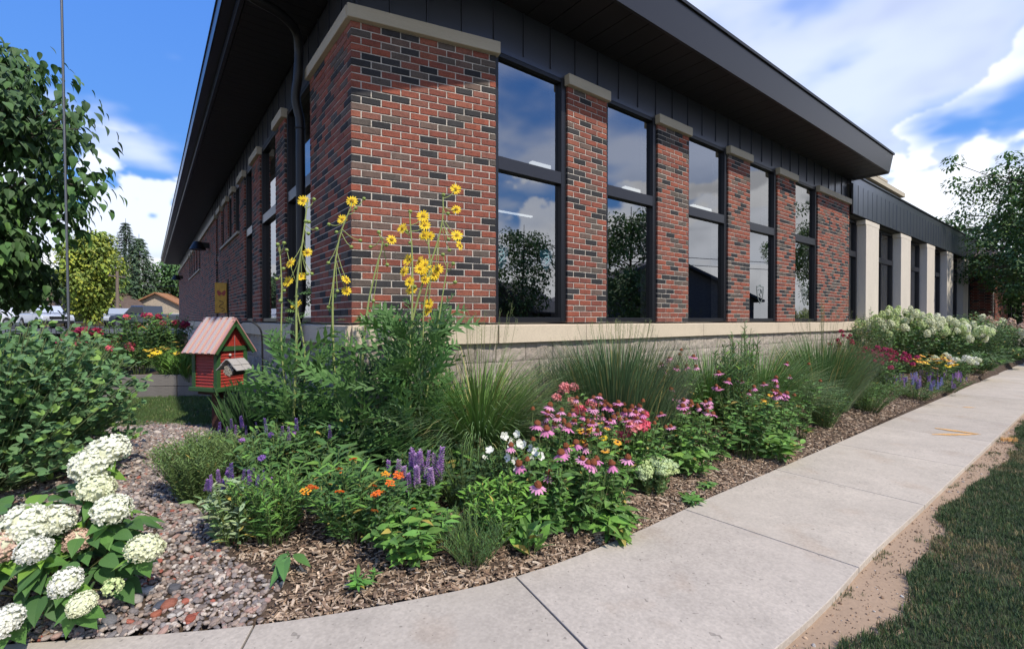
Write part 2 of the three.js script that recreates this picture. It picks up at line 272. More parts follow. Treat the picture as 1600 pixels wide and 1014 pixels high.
// side wall
const LP = [[-1.376, 0, 0], [-3.22, -2.65, 1], [-5.18, -4.45, 1], [-6.65, -6.02, 1]];
LP.forEach(([a, b, c], i) => { wallPiece(FL, a, b, Y.sill, Y.cap0, 0.203, i ? { shift: i } : { fromRight: true, corner: 'end', shift: 1 }); if (i) cap(FL, a, b, 0.025); });
const LOW = 3.28, nLow = Math.round((LOW - Y.sill) / COURSE), LOWY = Y.sill + nLow * COURSE;
const SLOTS = [[-7.37, -6.65], [-8.39, -7.76], [-9.58, -9.08]], SLOTS2 = [[-16.2, -15.6], [-17.4, -16.8], [-18.6, -18.0], [-19.8, -19.2], [-21, -20.4]];
wallPiece(FL, -10.3, -6.65, Y.sill, LOWY, 0.203, {});
for (const [a, b] of [[-7.76, -7.37], [-9.08, -8.39], [-10.3, -9.58]]) { wallPiece(FL, a, b, LOWY, Y.cap0, 0.203, {}); cap(FL, a, b, 0.02); }
wallPiece(FL, -15.6, -10.75, Y.sill, Y.cap0, 0.203, {}); cap(FL, -15.6, -10.75, 0.02);
wallPiece(FL, -30, -15.6, Y.sill, LOWY, 0.203, {});
for (const [a, b] of [[-16.8, -16.2], [-18, -17.4], [-19.2, -18.6], [-20.4, -19.8], [-30, -21]]) { wallPiece(FL, a, b, LOWY, Y.cap0, 0.203, {}); cap(FL, a, b, 0.02); }
// copings of the corner, mitred by two stones
cap(FP, 0.0, PW, 0.035); { const g = rbox(1.42, Y.cap - Y.cap0 - 0.004, 0.36, 0.008, -0.71, (Y.cap + Y.cap0) / 2 - 0.001, -0.133); g.applyMatrix4(FL); part(house, 'coping', g, M.coping); }
part(house, 'wall', merge(core), M.mortar);
part(house, 'brickwork', merge(rest), M.bricks, 'stuff');

// windows
function windowUnit(host, f, x0, x1, y0, y1, tr, zg = -0.085, mull = []) {
  const w = new THREE.Group(); w.name = 'window'; host.add(w);
  const fw = 0.055, fr = [];
  const bar_ = (a, b, c, d, z0, z1) => fr.push(rbox(b - a, d - c, z1 - z0, 0.004, (a + b) / 2, (c + d) / 2, (z0 + z1) / 2));
  bar_(x0, x0 + fw, y0, y1, zg - 0.06, zg + 0.055); bar_(x1 - fw - 0.02, x1, y0, y1, zg - 0.06, zg + 0.057); bar_(x0 + fw, x1 - fw - 0.02, y0, y0 + fw, zg - 0.06, zg + 0.05); bar_(x0 + fw, x1 - fw - 0.02, y1 - fw, y1, zg - 0.06, zg + 0.05);
  for (const m of mull) bar_(m - 0.03, m + 0.03, y0 + fw, y1 - fw, zg - 0.05, zg + 0.04);
  part(w, 'frame', merge(fr).applyMatrix4(f), M.frame);
  const panes = tr ? [[y0 + fw, tr[0]], [tr[1], y1 - fw]] : [[y0 + fw, y1 - fw]];
  if (tr) part(w, 'transom', rbox(x1 - x0 - fw * 2 - 0.02, tr[1] - tr[0], 0.1, 0.005, (x0 + x1) / 2 - 0.01, (tr[0] + tr[1]) / 2, zg + 0.005).applyMatrix4(f), M.fascia);
  const xs = [x0 + fw, ...mull, x1 - fw - 0.02];
  for (const [a, b] of panes) for (let k = 0; k < xs.length - 1; k++) part(w, 'pane', new THREE.PlaneGeometry(xs[k + 1] - xs[k], b - a).translate((xs[k] + xs[k + 1]) / 2, (a + b) / 2, zg).applyMatrix4(f), M.glass);
  return w;
}
const OPEN = [[0.0, 1.04], [1.727, 2.80], [3.57, 4.74], [5.48, 6.56], [7.36, 8.49]];
OPEN.forEach(([a, b]) => windowUnit(house, FR, a, b, Y.sill + 0.004, Y.cap - 0.04, [Y.tr0, Y.tr1]));
for (const [a, b] of [[-2.65, -1.376], [-4.45, -3.22], [-6.02, -5.18]]) windowUnit(house, FL, a, b, Y.sill + 0.004, Y.cap - 0.04, [Y.tr0, Y.tr1]);
for (const [a, b] of [...SLOTS, ...SLOTS2]) windowUnit(house, FL, a, b, LOWY + 0.004, Y.cap - 0.04, null);
windowUnit(house, FL, -10.75, -10.3, Y.sill + 0.004, Y.cap - 0.04, [Y.tr0, Y.tr1]);
for (const [a, b] of [[-9.6, -6.65], [-21, -15.6]]) part(house, 'window_sill', box(b - a, 0.05, 0.12, (a + b) / 2, LOWY + 0.012 - 0.03, -0.02).applyMatrix4(FL), M.coping);
// etched shields and the small pictures stuck to the panes
{
  const shield = (s) => { const q = new THREE.Shape(); q.moveTo(-0.5 * s, 0.55 * s); q.quadraticCurveTo(-0.2 * s, 0.5 * s, 0, 0.66 * s); q.quadraticCurveTo(0.2 * s, 0.5 * s, 0.5 * s, 0.55 * s); q.quadraticCurveTo(0.56 * s, -0.3 * s, 0, -0.7 * s); q.quadraticCurveTo(-0.56 * s, -0.3 * s, -0.5 * s, 0.55 * s); return q; };
  const etched = std({ color: lin(0.16, 0.19, 0.19), roughness: 0.8 });
  for (const [x, y, s] of [[6.05, 1.98, 0.26], [8.03, 1.98, 0.26]]) {
    const o = shield(s); o.holes.push(shield(s * 0.88)); const g = [new THREE.ExtrudeGeometry(o, { depth: 0.002, bevelEnabled: false })];
    const curl = (pts) => g.push(tube(pts.map(([a, b]) => V3(a * s, b * s, 0.001)), 0.005, 4)); curl([[-0.2, 0.25], [0.05, 0.35], [0.1, 0.1], [-0.12, -0.02], [0.08, -0.22]]); curl([[0.12, 0.2], [0.24, 0.28], [0.2, 0.02]]);
    part(house, 'window_emblem', merge(g).translate(x, y, -0.082).applyMatrix4(FR), etched);
  }
  const blue = std({ color: lin(0.05, 0.24, 0.34), roughness: 0.6 }), pale = std({ color: lin(0.2, 0.34, 0.38), roughness: 0.6 });
  for (const [x, y, s] of [[0.13, 2.18, 0.2], [0.78, 2.2, 0.19]]) { const e = part(house, 'window_sticker', new THREE.ExtrudeGeometry(shield(s), { depth: 0.002, bevelEnabled: false }).translate(x, y, -0.093).applyMatrix4(FR), blue); part(e, 'motif', merge([tube([[-0.25, 0.3], [0.1, 0.35], [0.2, 0], [-0.1, -0.3]].map(([a, b]) => V3(a * s, b * s, 0)), 0.008, 4), tube([[0.2, 0.2], [-0.15, 0.05], [0.05, -0.2]].map(([a, b]) => V3(a * s, b * s, 0)), 0.008, 4)]).translate(x, y, -0.088).applyMatrix4(FR), pale); }
}
// sill stones and split-face blocks
function sills(f, x0, x1, n, host = house, z = 0.055, mat = M.stone) {
  const w = (x1 - x0) / n;
  for (let i = 0; i < n; i++) {
    const sh = new THREE.Shape([[-0.3, Y.sill0], [z, Y.sill0], [z, Y.sill - 0.03], [z - 0.005, Y.sill - 0.024], [-0.3, Y.sill]].map(([a, b]) => new THREE.Vector2(a, b)));
    const g = new THREE.ExtrudeGeometry(sh, { depth: w - 0.006, bevelEnabled: false }).applyMatrix4(new THREE.Matrix4().makeBasis(V3(0, 0, 1), V3(0, 1, 0), V3(-1, 0, 0)));
    part(host, 'sill_stone', g.translate(x0 + (i + 1) * w - 0.003, 0, 0).applyMatrix4(f), mat);
  }
}
const blockGeos = [];
for (let k = 0; k < 6; k++) { const g = new THREE.BoxGeometry(0.39, 0.191, 0.1, 16, 8, 1), p = g.attributes.position; for (let i = 0; i < p.count; i++) if (p.getZ(i) > 0.04) { const x = p.getX(i), y = p.getY(i), e = Math.min((0.195 - Math.abs(x)) / 0.012, (0.0955 - Math.abs(y)) / 0.012, 1); p.setZ(i, 0.05 - 0.004 * (1 - e) + (0.25 + 0.75 * e) * 0.042 * (fbm(x * 19 + k * 9, y * 23 + 3, k, 3) - 0.5)); } const n = p.count, c = new Float32Array(n * 3).fill(1); g.setAttribute('color', new THREE.BufferAttribute(c, 3)); g.computeVertexNormals(); blockGeos.push(g); }
const blockMats = [[0.50, 0.43, 0.365], [0.47, 0.40, 0.345], [0.53, 0.46, 0.39], [0.45, 0.39, 0.34]].map((c) => { const m = M.block.clone(); m.vertexColors = false; m.color = lin(...c); return m; });
function blocks(f, x0, x1, rows, host = house, z = 0) {
  for (let r = 0; r < rows; r++) { const y = Y.sill0 - 0.1 - r * 0.2; for (let x = x0 - (r % 2 ? 0.2 : 0); x < x1 - 0.02; x += 0.4) { const a = Math.max(x, x0), b = Math.min(x + 0.4, x1); if (b - a < 0.06) continue; const m = part(host, 'block', pick(blockGeos), pick(blockMats)); m.applyMatrix4(f.clone().multiply(new THREE.Matrix4().makeTranslation((a + b) / 2, y, z - 0.045))); m.scale.x = (b - a) / 0.4; } }
}
sills(FR, 0.0, 10.4, 8); sills(FP, -0.0, PW, 1); sills(FL, -30, 0, 18);
R = rng(77); blocks(FR, 0, 10.4, 5); blocks(FP, 0, PW, 5); blocks(FL, -9, 0, 5);
part(house, 'foundation', merge([box(10.4, 1.27, 0.25, 5.2, 0.62, -0.134).applyMatrix4(FR), box(PW, 1.27, 0.25, PW / 2, 0.62, -0.134).applyMatrix4(FP), box(30, 1.27, 0.25, -15, 0.62, -0.134).applyMatrix4(FL)]), M.mortar);
// metal cladding, soffit, fascia and gutter
{
  const panelFace = (f, x0, x1, n, z) => { const w = (x1 - x0) / n; for (let i = 0; i < n; i++) { const t = (hash(i, 5, n) - 0.5) * 0.008; part(house, 'metal_panel', merge([box(w - 0.004, Y.sof - Y.cap + 0.02, 0.02, 0, 0, 0).rotateY(t), box(0.012, Y.sof - Y.cap + 0.02, 0.02, -w / 2 + 0.008, 0, 0.016)]).translate(x0 + (i + 0.5) * w, (Y.sof + Y.cap) / 2 - 0.008, z).applyMatrix4(f), M.metal); } };
  panelFace(FR, 0.0, 10.4, 26, -0.06); panelFace(FP, 0.0, PW, 4, -0.07); panelFace(FL, -12, 0, 30, -0.06);
  part(house, 'cladding', merge([box(18, 0.5, 0.02, -21, (Y.sof + Y.cap) / 2, -0.06).applyMatrix4(FL), box(10.4, 0.05, 0.06, 5.2, Y.cap - 0.025, -0.06).applyMatrix4(FR), box(30, 0.05, 0.06, -15, Y.cap - 0.026, -0.062).applyMatrix4(FL)]), M.metal);
  const X0 = -1.393 - 0.70, X1 = 10.5, Z0 = -31.2, Z1 = 0.74;
  part(house, 'soffit', merge([box(X1 - X0 - 0.06, 0.04, 1.6, (X0 + X1) / 2, Y.sof + 0.045, Z1 - 0.83), box(1.3, 0.04, Z1 - Z0 - 1.7, X0 + 0.68, Y.sof + 0.045, (Z0 + Z1) / 2 - 0.8)]).applyMatrix4(FR), M.soffit);
  const bd = new Boxes(), white = lin(1, 1, 1); for (let z = Z1 - 0.06; z > Z0 + 0.1; z -= 0.152) bd.add(X0 + 0.05, X0 + 0.73, Y.sof, Y.sof + 0.024, z - 0.147, z, white);
  for (let x = X0 + 0.74; x < X1 - 0.1; x += 0.3) bd.add(x + 0.005, x + 0.295, Y.sof, Y.sof + 0.024, -0.05, Z1 - 0.05, white);
  part(house, 'soffit_boards', bd.geo(FR), M.soffit, 'stuff');
  const fs = (x0, x1, z0, z1, y0, y1) => box(x1 - x0, y1 - y0, z1 - z0, (x0 + x1) / 2, (y0 + y1) / 2, (z0 + z1) / 2);
  // sloped face towards the street
  const sh = new THREE.Shape([[0, Y.sof - 0.012], [0.035, Y.sof - 0.012], [0.10, Y.roof - 0.03], [0.10, Y.roof], [-0.3, Y.roof], [-0.3, Y.roof - 0.05], [0, Y.roof - 0.06]].map(([a, b]) => new THREE.Vector2(a, b)));
  const g1 = new THREE.ExtrudeGeometry(sh, { depth: X1 - X0, bevelEnabled: false }).applyMatrix4(new THREE.Matrix4().makeBasis(V3(0, 0, 1), V3(0, 1, 0), V3(-1, 0, 0))); g1.translate(X1, 0, Z1 - 0.04);
  part(house, 'fascia', g1.applyMatrix4(FR), M.fascia);
  part(house, 'drip_edge', fs(X0 - 0.02, X1 + 0.03, Z1 + 0.055, Z1 + 0.085, Y.roof - 0.01, Y.roof + 0.03).applyMatrix4(FR), M.black);
  part(house, 'fascia', merge([fs(X0 + 0.0, X0 + 0.04, Z0, Z1 - 0.05, Y.sof - 0.01, Y.roof - 0.004), fs(X1 - 0.04, X1, Z1 - 1.6, Z1 - 0.05, Y.sof - 0.01, Y.roof - 0.004)]).applyMatrix4(FR), M.fascia);
  part(house, 'gutter', merge([fs(X0 - 0.12, X0 - 0.002, Z0, Z1 - 0.1, Y.sof + 0.11, Y.sof + 0.13), fs(X0 - 0.13, X0 - 0.115, Z0, Z1 - 0.1, Y.sof + 0.11, Y.roof - 0.05), fs(X0 - 0.145, X0 - 0.115, Z0, Z1 - 0.1, Y.roof - 0.07, Y.roof - 0.05)]).applyMatrix4(FR), std({ color: lin(0.05, 0.05, 0.06), roughness: 0.28, metalness: 0.6 }));
  part(house, 'roof', merge([fs(X0 + 0.02, X1 - 0.02, Z1 - 9, Z1 - 0.1, Y.roof - 0.04, Y.roof - 0.008), fs(X0 + 0.02, 8, Z0, Z1 - 9, Y.roof - 0.04, Y.roof - 0.009)]).applyMatrix4(FR), M.black);
  // rooms behind the glass
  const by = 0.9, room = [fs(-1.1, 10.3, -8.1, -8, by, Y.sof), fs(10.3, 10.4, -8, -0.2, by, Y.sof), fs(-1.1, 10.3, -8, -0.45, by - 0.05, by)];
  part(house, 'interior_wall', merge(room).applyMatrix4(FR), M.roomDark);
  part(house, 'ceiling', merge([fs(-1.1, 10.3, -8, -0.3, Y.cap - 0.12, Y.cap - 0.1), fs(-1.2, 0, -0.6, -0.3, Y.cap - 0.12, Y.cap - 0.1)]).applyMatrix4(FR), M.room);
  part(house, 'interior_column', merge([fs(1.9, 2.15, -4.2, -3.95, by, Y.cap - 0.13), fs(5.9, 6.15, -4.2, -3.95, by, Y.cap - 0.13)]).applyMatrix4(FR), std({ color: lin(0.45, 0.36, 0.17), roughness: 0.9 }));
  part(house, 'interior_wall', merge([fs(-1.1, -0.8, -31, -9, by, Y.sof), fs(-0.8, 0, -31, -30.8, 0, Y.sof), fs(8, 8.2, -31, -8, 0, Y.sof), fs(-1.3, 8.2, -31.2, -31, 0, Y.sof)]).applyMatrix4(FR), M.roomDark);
  const glow = std({ color: 0xffffff, emissive: lin(1, 0.97, 0.9), emissiveIntensity: 1.5 });
  for (const [x, z] of [[0.55, -2.3], [3.0, -2.3], [5.5, -2.3], [8.0, -2.3], [1.6, -5.6], [4.6, -5.6]]) {
    part(house, 'ceiling_light', box(1.2, 0.03, 0.09, x, Y.cap - 0.137, z).applyMatrix4(FR), glow);
    const l = new THREE.RectAreaLight(lin(1, 0.97, 0.9), 3, 1.2, 0.09); l.position.copy(inFrame(FR, x, Y.cap - 0.16, z)); l.lookAt(l.position.x, 0, l.position.z); scene.add(l);
  }
  // downspout from the eave to the ground
  const q = (x, y, z) => inFrame(FL, x, y, z);
  const dp = part(house, 'downspout', new THREE.TubeGeometry(new THREE.CatmullRomCurve3([q(-0.98, 4.84, 0.78), q(-1.0, 4.74, 0.68), q(-1.1, 4.71, 0.35), q(-1.28, 4.68, 0.16), q(-1.36, 4.55, 0.12), q(-1.40, 4.25, 0.12), q(-1.46, 4.02, 0.13), q(-1.47, 3.8, 0.085), q(-1.47, 3.4, 0.08), q(-1.47, 2.4, 0.08), q(-1.47, 1.62, 0.085), q(-1.47, 1.5, 0.12), q(-1.47, 1.36, 0.15), q(-1.47, 1.2, 0.12), q(-1.47, 0.8, 0.1), q(-1.47, 0.25, 0.1)], false, 'centripetal'), 110, 0.05, 12), M.black);
  for (const y of [1.9, 2.9, 3.7]) part(dp, 'bracket', new THREE.TorusGeometry(0.054, 0.006, 5, 14).rotateX(Math.PI / 2).translate(-1.47, y, 0.08).applyMatrix4(FL), M.frame);
  // lamps on the side wall
  for (const x of [-12.6, -26]) { const l = part(house, 'wall_lamp', merge([new THREE.CylinderGeometry(0.1, 0.22, 0.24, 14, 1).translate(x, 3.72, 0.28), box(0.12, 0.16, 0.2, x, 3.75, 0.1)]).applyMatrix4(FL), M.black); void l; }
}

// ---------- the lower wing with pale stone piers ----------
const wing = thing('building_wing', 'lower wing with pale stone piers and a ribbed dark metal fascia', 'building');
{
  const PX = [11.43, 14.5, 17.5, 20.4, 23.3], top = 4.0, fs = (x0, x1, z0, z1, y0, y1) => box(x1 - x0, y1 - y0, z1 - z0, (x0 + x1) / 2, (y0 + y1) / 2, (z0 + z1) / 2);
  for (const x of PX) { part(wing, 'stone_pier', rbox(1.0, top - Y.sill - 0.1, 0.4, 0.01, x + 0.5, (top - 0.1 + Y.sill) / 2, -0.15).applyMatrix4(FR), M.pierStone); cap(FR, x, x + 1.0, 0.05, wing, M.pierStone, top - 0.1, top + 0.02); }
  const gaps = [[10.4, 11.43], ...PX.map((x, i) => [x + 1, PX[i + 1] ?? 26])];
  gaps.forEach(([a, b], i) => windowUnit(wing, FR, a + 0.01, b - 0.01, Y.sill, top, [Y.tr0, Y.tr1], -0.2, i ? [(a + b) / 2] : []));
  sills(FR, 10.41, 26, 9, wing, 0.03); R = rng(90); blocks(FR, 10.41, 16, 3, wing, -0.03);
  part(wing, 'foundation', fs(10.4, 26, -0.4, -0.08, 0, Y.sill0).applyMatrix4(FR), M.mortar);
  const f1 = 4.91, n = 44, w = 15.6 / n;
  const ribM = std({ color: lin(0.17, 0.185, 0.225), roughness: 0.34, metalness: 0.85 });
  for (let i = 0; i < n; i++) { const a = (hash(i, 2, 9) - 0.5) * 0.022; part(wing, 'metal_panel', merge([box(w - 0.004, f1 - top - 0.2, 0.03).rotateY(a), box(0.012, f1 - top - 0.2, 0.03, -w / 2 + 0.008, 0, 0.006)]).translate(10.4 + (i + 0.5) * w, (f1 + top) / 2 - 0.06, 0.05).applyMatrix4(FR), ribM); }
  part(wing, 'parapet', fs(10.4, 26, -0.02, 0.03, f1 - 0.14, f1 + 0.06).applyMatrix4(FR), ribM);
  part(wing, 'parapet_cap', fs(10.4, 26, -0.3, 0.06, f1 + 0.062, f1 + 0.10).applyMatrix4(FR), M.fascia);
  part(wing, 'roof', fs(10.45, 26, -9, -0.3, f1 - 0.1, f1 + 0.02).applyMatrix4(FR), M.black);
  part(wing, 'interior_wall', merge([fs(10.42, 26, -6, -5.9, 0.9, 4.9), fs(10.42, 26, -5.9, -0.4, 0.85, 0.9), fs(10.42, 26, -5.9, -0.24, 4.05, 4.1), fs(25.9, 26, -5.9, -0.3, 0.9, 4.9), fs(10.42, 26, -0.24, -0.02, 4.02, 4.75)]).applyMatrix4(FR), M.roomDark);
  // brick upper storey seen over the eave
  const up = thing('brick_tower', 'brick upper storey with stone cornice showing above the eave', 'building');
  const bt = new Boxes(); for (let y = 5; y < 8.1; y += 0.0677) for (let x = 14; x < 25.2; x += 0.203) bt.add(x + (Math.round(y / 0.0677) % 2) * 0.1, x + 0.192 + (Math.round(y / 0.0677) % 2) * 0.1, y, y + 0.057, -3.2, -3, brickColour());
  part(up, 'wall', fs(14, 25.3, -9, -3.01, 4.8, 8.1).applyMatrix4(FR), M.mortar); part(up, 'brickwork', bt.geo(FR), M.bricks, 'stuff');
  part(up, 'cornice', merge([fs(13.8, 25.7, -9, -2.55, 7.0, 7.35), fs(13.8, 25.85, -9, -2.4, 7.36, 7.55)]).applyMatrix4(FR), M.coping); part(up, 'coping', fs(14, 25.35, -9, -2.95, 8.1, 8.2).applyMatrix4(FR), M.coping);
  // next building along the street
  const nb = thing('brick_annex', 'shaded brick annex with a hipped brown roof beyond the wing', 'building');
  const b2 = new Boxes(); for (let y = 0.7; y < 4.1; y += 0.0677) { const o = (Math.round(y / 0.0677) % 2) * 0.1; for (let x = 26.2; x < 40; x += 0.203) { if ((x > 30.2 && x < 31.4) || (x > 33 && x < 34.2)) continue; b2.add(x + o, x + 0.192 + o, y, y + 0.057, 0.4, 0.6, brickColour()); } for (let z = 0.55; z > -2.5; z -= 0.203) b2.add(26.1, 26.2, y, y + 0.057, z - 0.19 - o * 0.5, z - o * 0.5, brickColour()); }
  part(nb, 'wall', fs(26.12, 40.2, -8, 0.58, 0, 4.2).applyMatrix4(FR), M.mortar); part(nb, 'brickwork', b2.geo(FR), M.bricks, 'stuff');
  for (const x of [30.2, 33]) windowUnit(nb, FR, x, x + 1.2, 1.2, 3.9, null, 0.66);
  const rf = new THREE.ConeGeometry(1, 1, 4, 1).rotateY(Math.PI / 4).scale(11, 2.2, 7).translate(33, 5.32, -3.7); part(nb, 'roof', rf.applyMatrix4(FR), std({ color: lin(0.10, 0.07, 0.06), roughness: 0.9 }));
}

// ---------- plants: leaves, stems and flowers ----------
// a leaf of length 1 along +y, its face towards +z, folded along the midrib and arched
function leafGeo(outline, fold = 0.12, arch = 0.18, tip = 0) {
  const p = [], n = outline.length; const mid = outline.map(([y]) => [0, y, -arch * y * y]), side = (s) => outline.map(([y, w]) => [s * w, y + tip * w * 0, -arch * y * y + fold * w * 1.6]);
  const L = side(-1), Rr = side(1); const tri = (a, b, c) => p.push(...a, ...b, ...c);
  for (let i = 0; i < n - 1; i++) { if (outline[i][1] > 0) tri(L[i], mid[i], mid[i + 1]); if (outline[i + 1][1] > 0) tri(L[i], mid[i + 1], L[i + 1]); if (outline[i][1] > 0) tri(mid[i], Rr[i], mid[i + 1]); if (outline[i + 1][1] > 0) tri(Rr[i], Rr[i + 1], mid[i + 1]); }
  const g = new THREE.BufferGeometry(); g.setAttribute('position', new THREE.Float32BufferAttribute(p, 3)); const u = []; for (let i = 0; i < p.length; i += 3) u.push(p[i] + 0.5, p[i + 1]); g.setAttribute('uv', new THREE.Float32BufferAttribute(u, 2)); g.computeVertexNormals(); return g;
}
function bladeGeo(arc, w = 0.012, seg = 6, curl = 0) { // a grass blade of length 1 that leans over by arc radians
  const p = [], row = []; let x = 0, y = 0, z = 0, a = 0; for (let i = 0; i <= seg; i++) { const t = i / seg, ww = w * (1 - Math.pow(t, 2.2)) + 0.0006; row.push([[x - ww, y, z], [x + ww, y, z]]); a = arc * Math.pow(t, 1.4) * 1.5; y += Math.cos(a) / seg; z += Math.sin(a) / seg; x += curl * t / seg; }
  for (let i = 0; i < seg; i++) { const [a0, b0] = row[i], [a1, b1] = row[i + 1]; p.push(...a0, ...b0, ...b1, ...a0, ...b1, ...a1); }
  const g = new THREE.BufferGeometry(); g.setAttribute('position', new THREE.Float32BufferAttribute(p, 3)); g.computeVertexNormals(); return g;
}
function lobed() { // deeply cut leaf of a prairie sunflower
  const parts = [leafGeo([[0, 0.012], [0.5, 0.03], [1, 0]], 0.1, 0.22)];
  for (const [y, l, s] of [[0.22, 0.26, 1], [0.3, 0.27, -1], [0.42, 0.34, 1], [0.5, 0.33, -1], [0.62, 0.30, 1], [0.7, 0.27, -1], [0.8, 0.2, 1], [0.86, 0.17, -1]]) { const g = leafGeo([[0, 0.06], [0.35, 0.15], [1, 0]], 0.1, 0.1).scale(l, l, l); g.rotateZ(-s * 0.85); g.translate(0, y, -0.22 * y * y); parts.push(g); }
  return merge(parts);
}
const LEAF = {
  oval: leafGeo([[0, 0], [0.15, 0.15], [0.4, 0.25], [0.7, 0.24], [0.92, 0.11], [1, 0]], 0.12, 0.12),
  ovate: leafGeo([[0, 0.05], [0.05, 0.19], [0.14, 0.285], [0.28, 0.335], [0.43, 0.31], [0.6, 0.235], [0.78, 0.13], [0.91, 0.045], [1, 0]], 0.16, 0.34),
  lance: leafGeo([[0, 0.02], [0.2, 0.09], [0.45, 0.13], [0.75, 0.08], [1, 0]], 0.2, 0.3),
  broad: leafGeo([[0, 0.03], [0.2, 0.14], [0.45, 0.2], [0.75, 0.12], [1, 0]], 0.2, 0.36),
  thin: leafGeo([[0, 0.02], [0.4, 0.05], [1, 0]], 0.2, 0.2),
  needle: leafGeo([[0, 0.02], [0.5, 0.035], [1, 0]], 0, 0.1),
  lobed: lobed(),
  spear: leafGeo([[0, 0.02], [0.3, 0.05], [0.7, 0.045], [1, 0]], 0.3, 0.1),
};
const UPRIGHT = [0.06, 0.18, 0.34, 0.55].map((a, i) => bladeGeo(a, 0.0038 + 0.0006 * i, 6, (i - 1.5) * 0.05));
const ARCHED = [0.5, 0.8, 1.1, 1.45].map((a, i) => bladeGeo(a, 0.0034 + 0.0005 * i, 8, (i - 1.5) * 0.08));
const BLADES = [0.15, 0.4, 0.75, 1.1].map((a, i) => bladeGeo(a, 0.0045 + 0.0008 * i, 7, (i - 1.5) * 0.06));
const leafMat = (o = {}) => phys({ color: 0xffffff, roughness: 0.82, transmission: 0.28, thickness: 0, side: THREE.DoubleSide, clearcoat: 0.1, clearcoatRoughness: 0.42, ...o });
const LM = leafMat(), LMsoft = leafMat({ clearcoat: 0.05 }), STEM = (c) => std({ color: c, roughness: 0.75 });
const tints = new Map();
function tinted(c) { const k = [c.r, c.g, c.b].map((v) => Math.round(v * 60)).join(); if (!tints.has(k)) { const m = leafMat(); m.color = c.clone(); tints.set(k, m); } return tints.get(k); }
const stemMats = new Map(); function stemMat(c) { const k = c.getHex(); if (!stemMats.has(k)) stemMats.set(k, STEM(c)); return stemMats.get(k); }
const _m = new THREE.Matrix4(), _x = V3(), _y = V3(), _z = V3();
function pose(pos, dir, face, s, sw = 1) { _y.copy(dir).normalize(); _z.copy(face).addScaledVector(_y, -face.dot(_y)); if (_z.lengthSq() < 1e-6) _z.set(_y.y, -_y.x, 0.3).cross(_y); _z.normalize(); _x.copy(_y).cross(_z); return new THREE.Matrix4().makeBasis(_x.clone().multiplyScalar(s * sw), _y.clone().multiplyScalar(s), _z.clone().multiplyScalar(s)).setPosition(pos); }
class Foliage {
  constructor() { this.items = []; }
  add(pos, dir, face, s, c, sw) { this.items.push({ m: pose(pos, dir, face, s, sw), c: lin(Math.min(1, c.r * 1.42), Math.min(1, c.g * 1.56), Math.min(1, c.b * 1.08)), s }); }
  // the largest leaves become parts of their own, the rest one mass
  build(host, geo, { mat = LM, one = 'leaf', mass = 'foliage', keep = 0 } = {}) {
    let rest = this.items; const list = Array.isArray(geo) ? geo : [geo];
    if (keep) { const w = V3(), eye = camera.position; const near = rest.map((it) => [w.setFromMatrixPosition(it.m).add(host.position).distanceTo(eye) / it.s, it]).sort((a, b) => a[0] - b[0]); near.slice(0, keep).forEach(([, it], i) => { const m = part(host, one, list[i % list.length], tinted(it.c)); m.applyMatrix4(it.m); }); rest = near.slice(keep).map((x) => x[1]); }
    if (!rest.length) return;
    list.forEach((g, gi) => { const mine = rest.filter((_, i) => i % list.length === gi); if (!mine.length) return; const im = new THREE.InstancedMesh(g, mat, mine.length); im.name = mass; im.userData.kind = 'stuff'; mine.forEach((it, i) => { im.setMatrixAt(i, it.m); im.setColorAt(i, it.c); }); im.castShadow = im.receiveShadow = true; host.add(im); });
  }
}
const UPV = V3(0, 1, 0);
const vary = (c, k = 0.25) => { const b = 1 + (R() - 0.5) * 2 * k, y = (R() - 0.5) * k * 0.5; return lin(clamp(c.r * b * (1 + y), 0, 1), clamp(c.g * b, 0, 1), clamp(c.b * b * (1 - y), 0, 1)); };
const around = (a, up = 0) => V3(Math.cos(a) * Math.cos(up), Math.sin(up), Math.sin(a) * Math.cos(up));
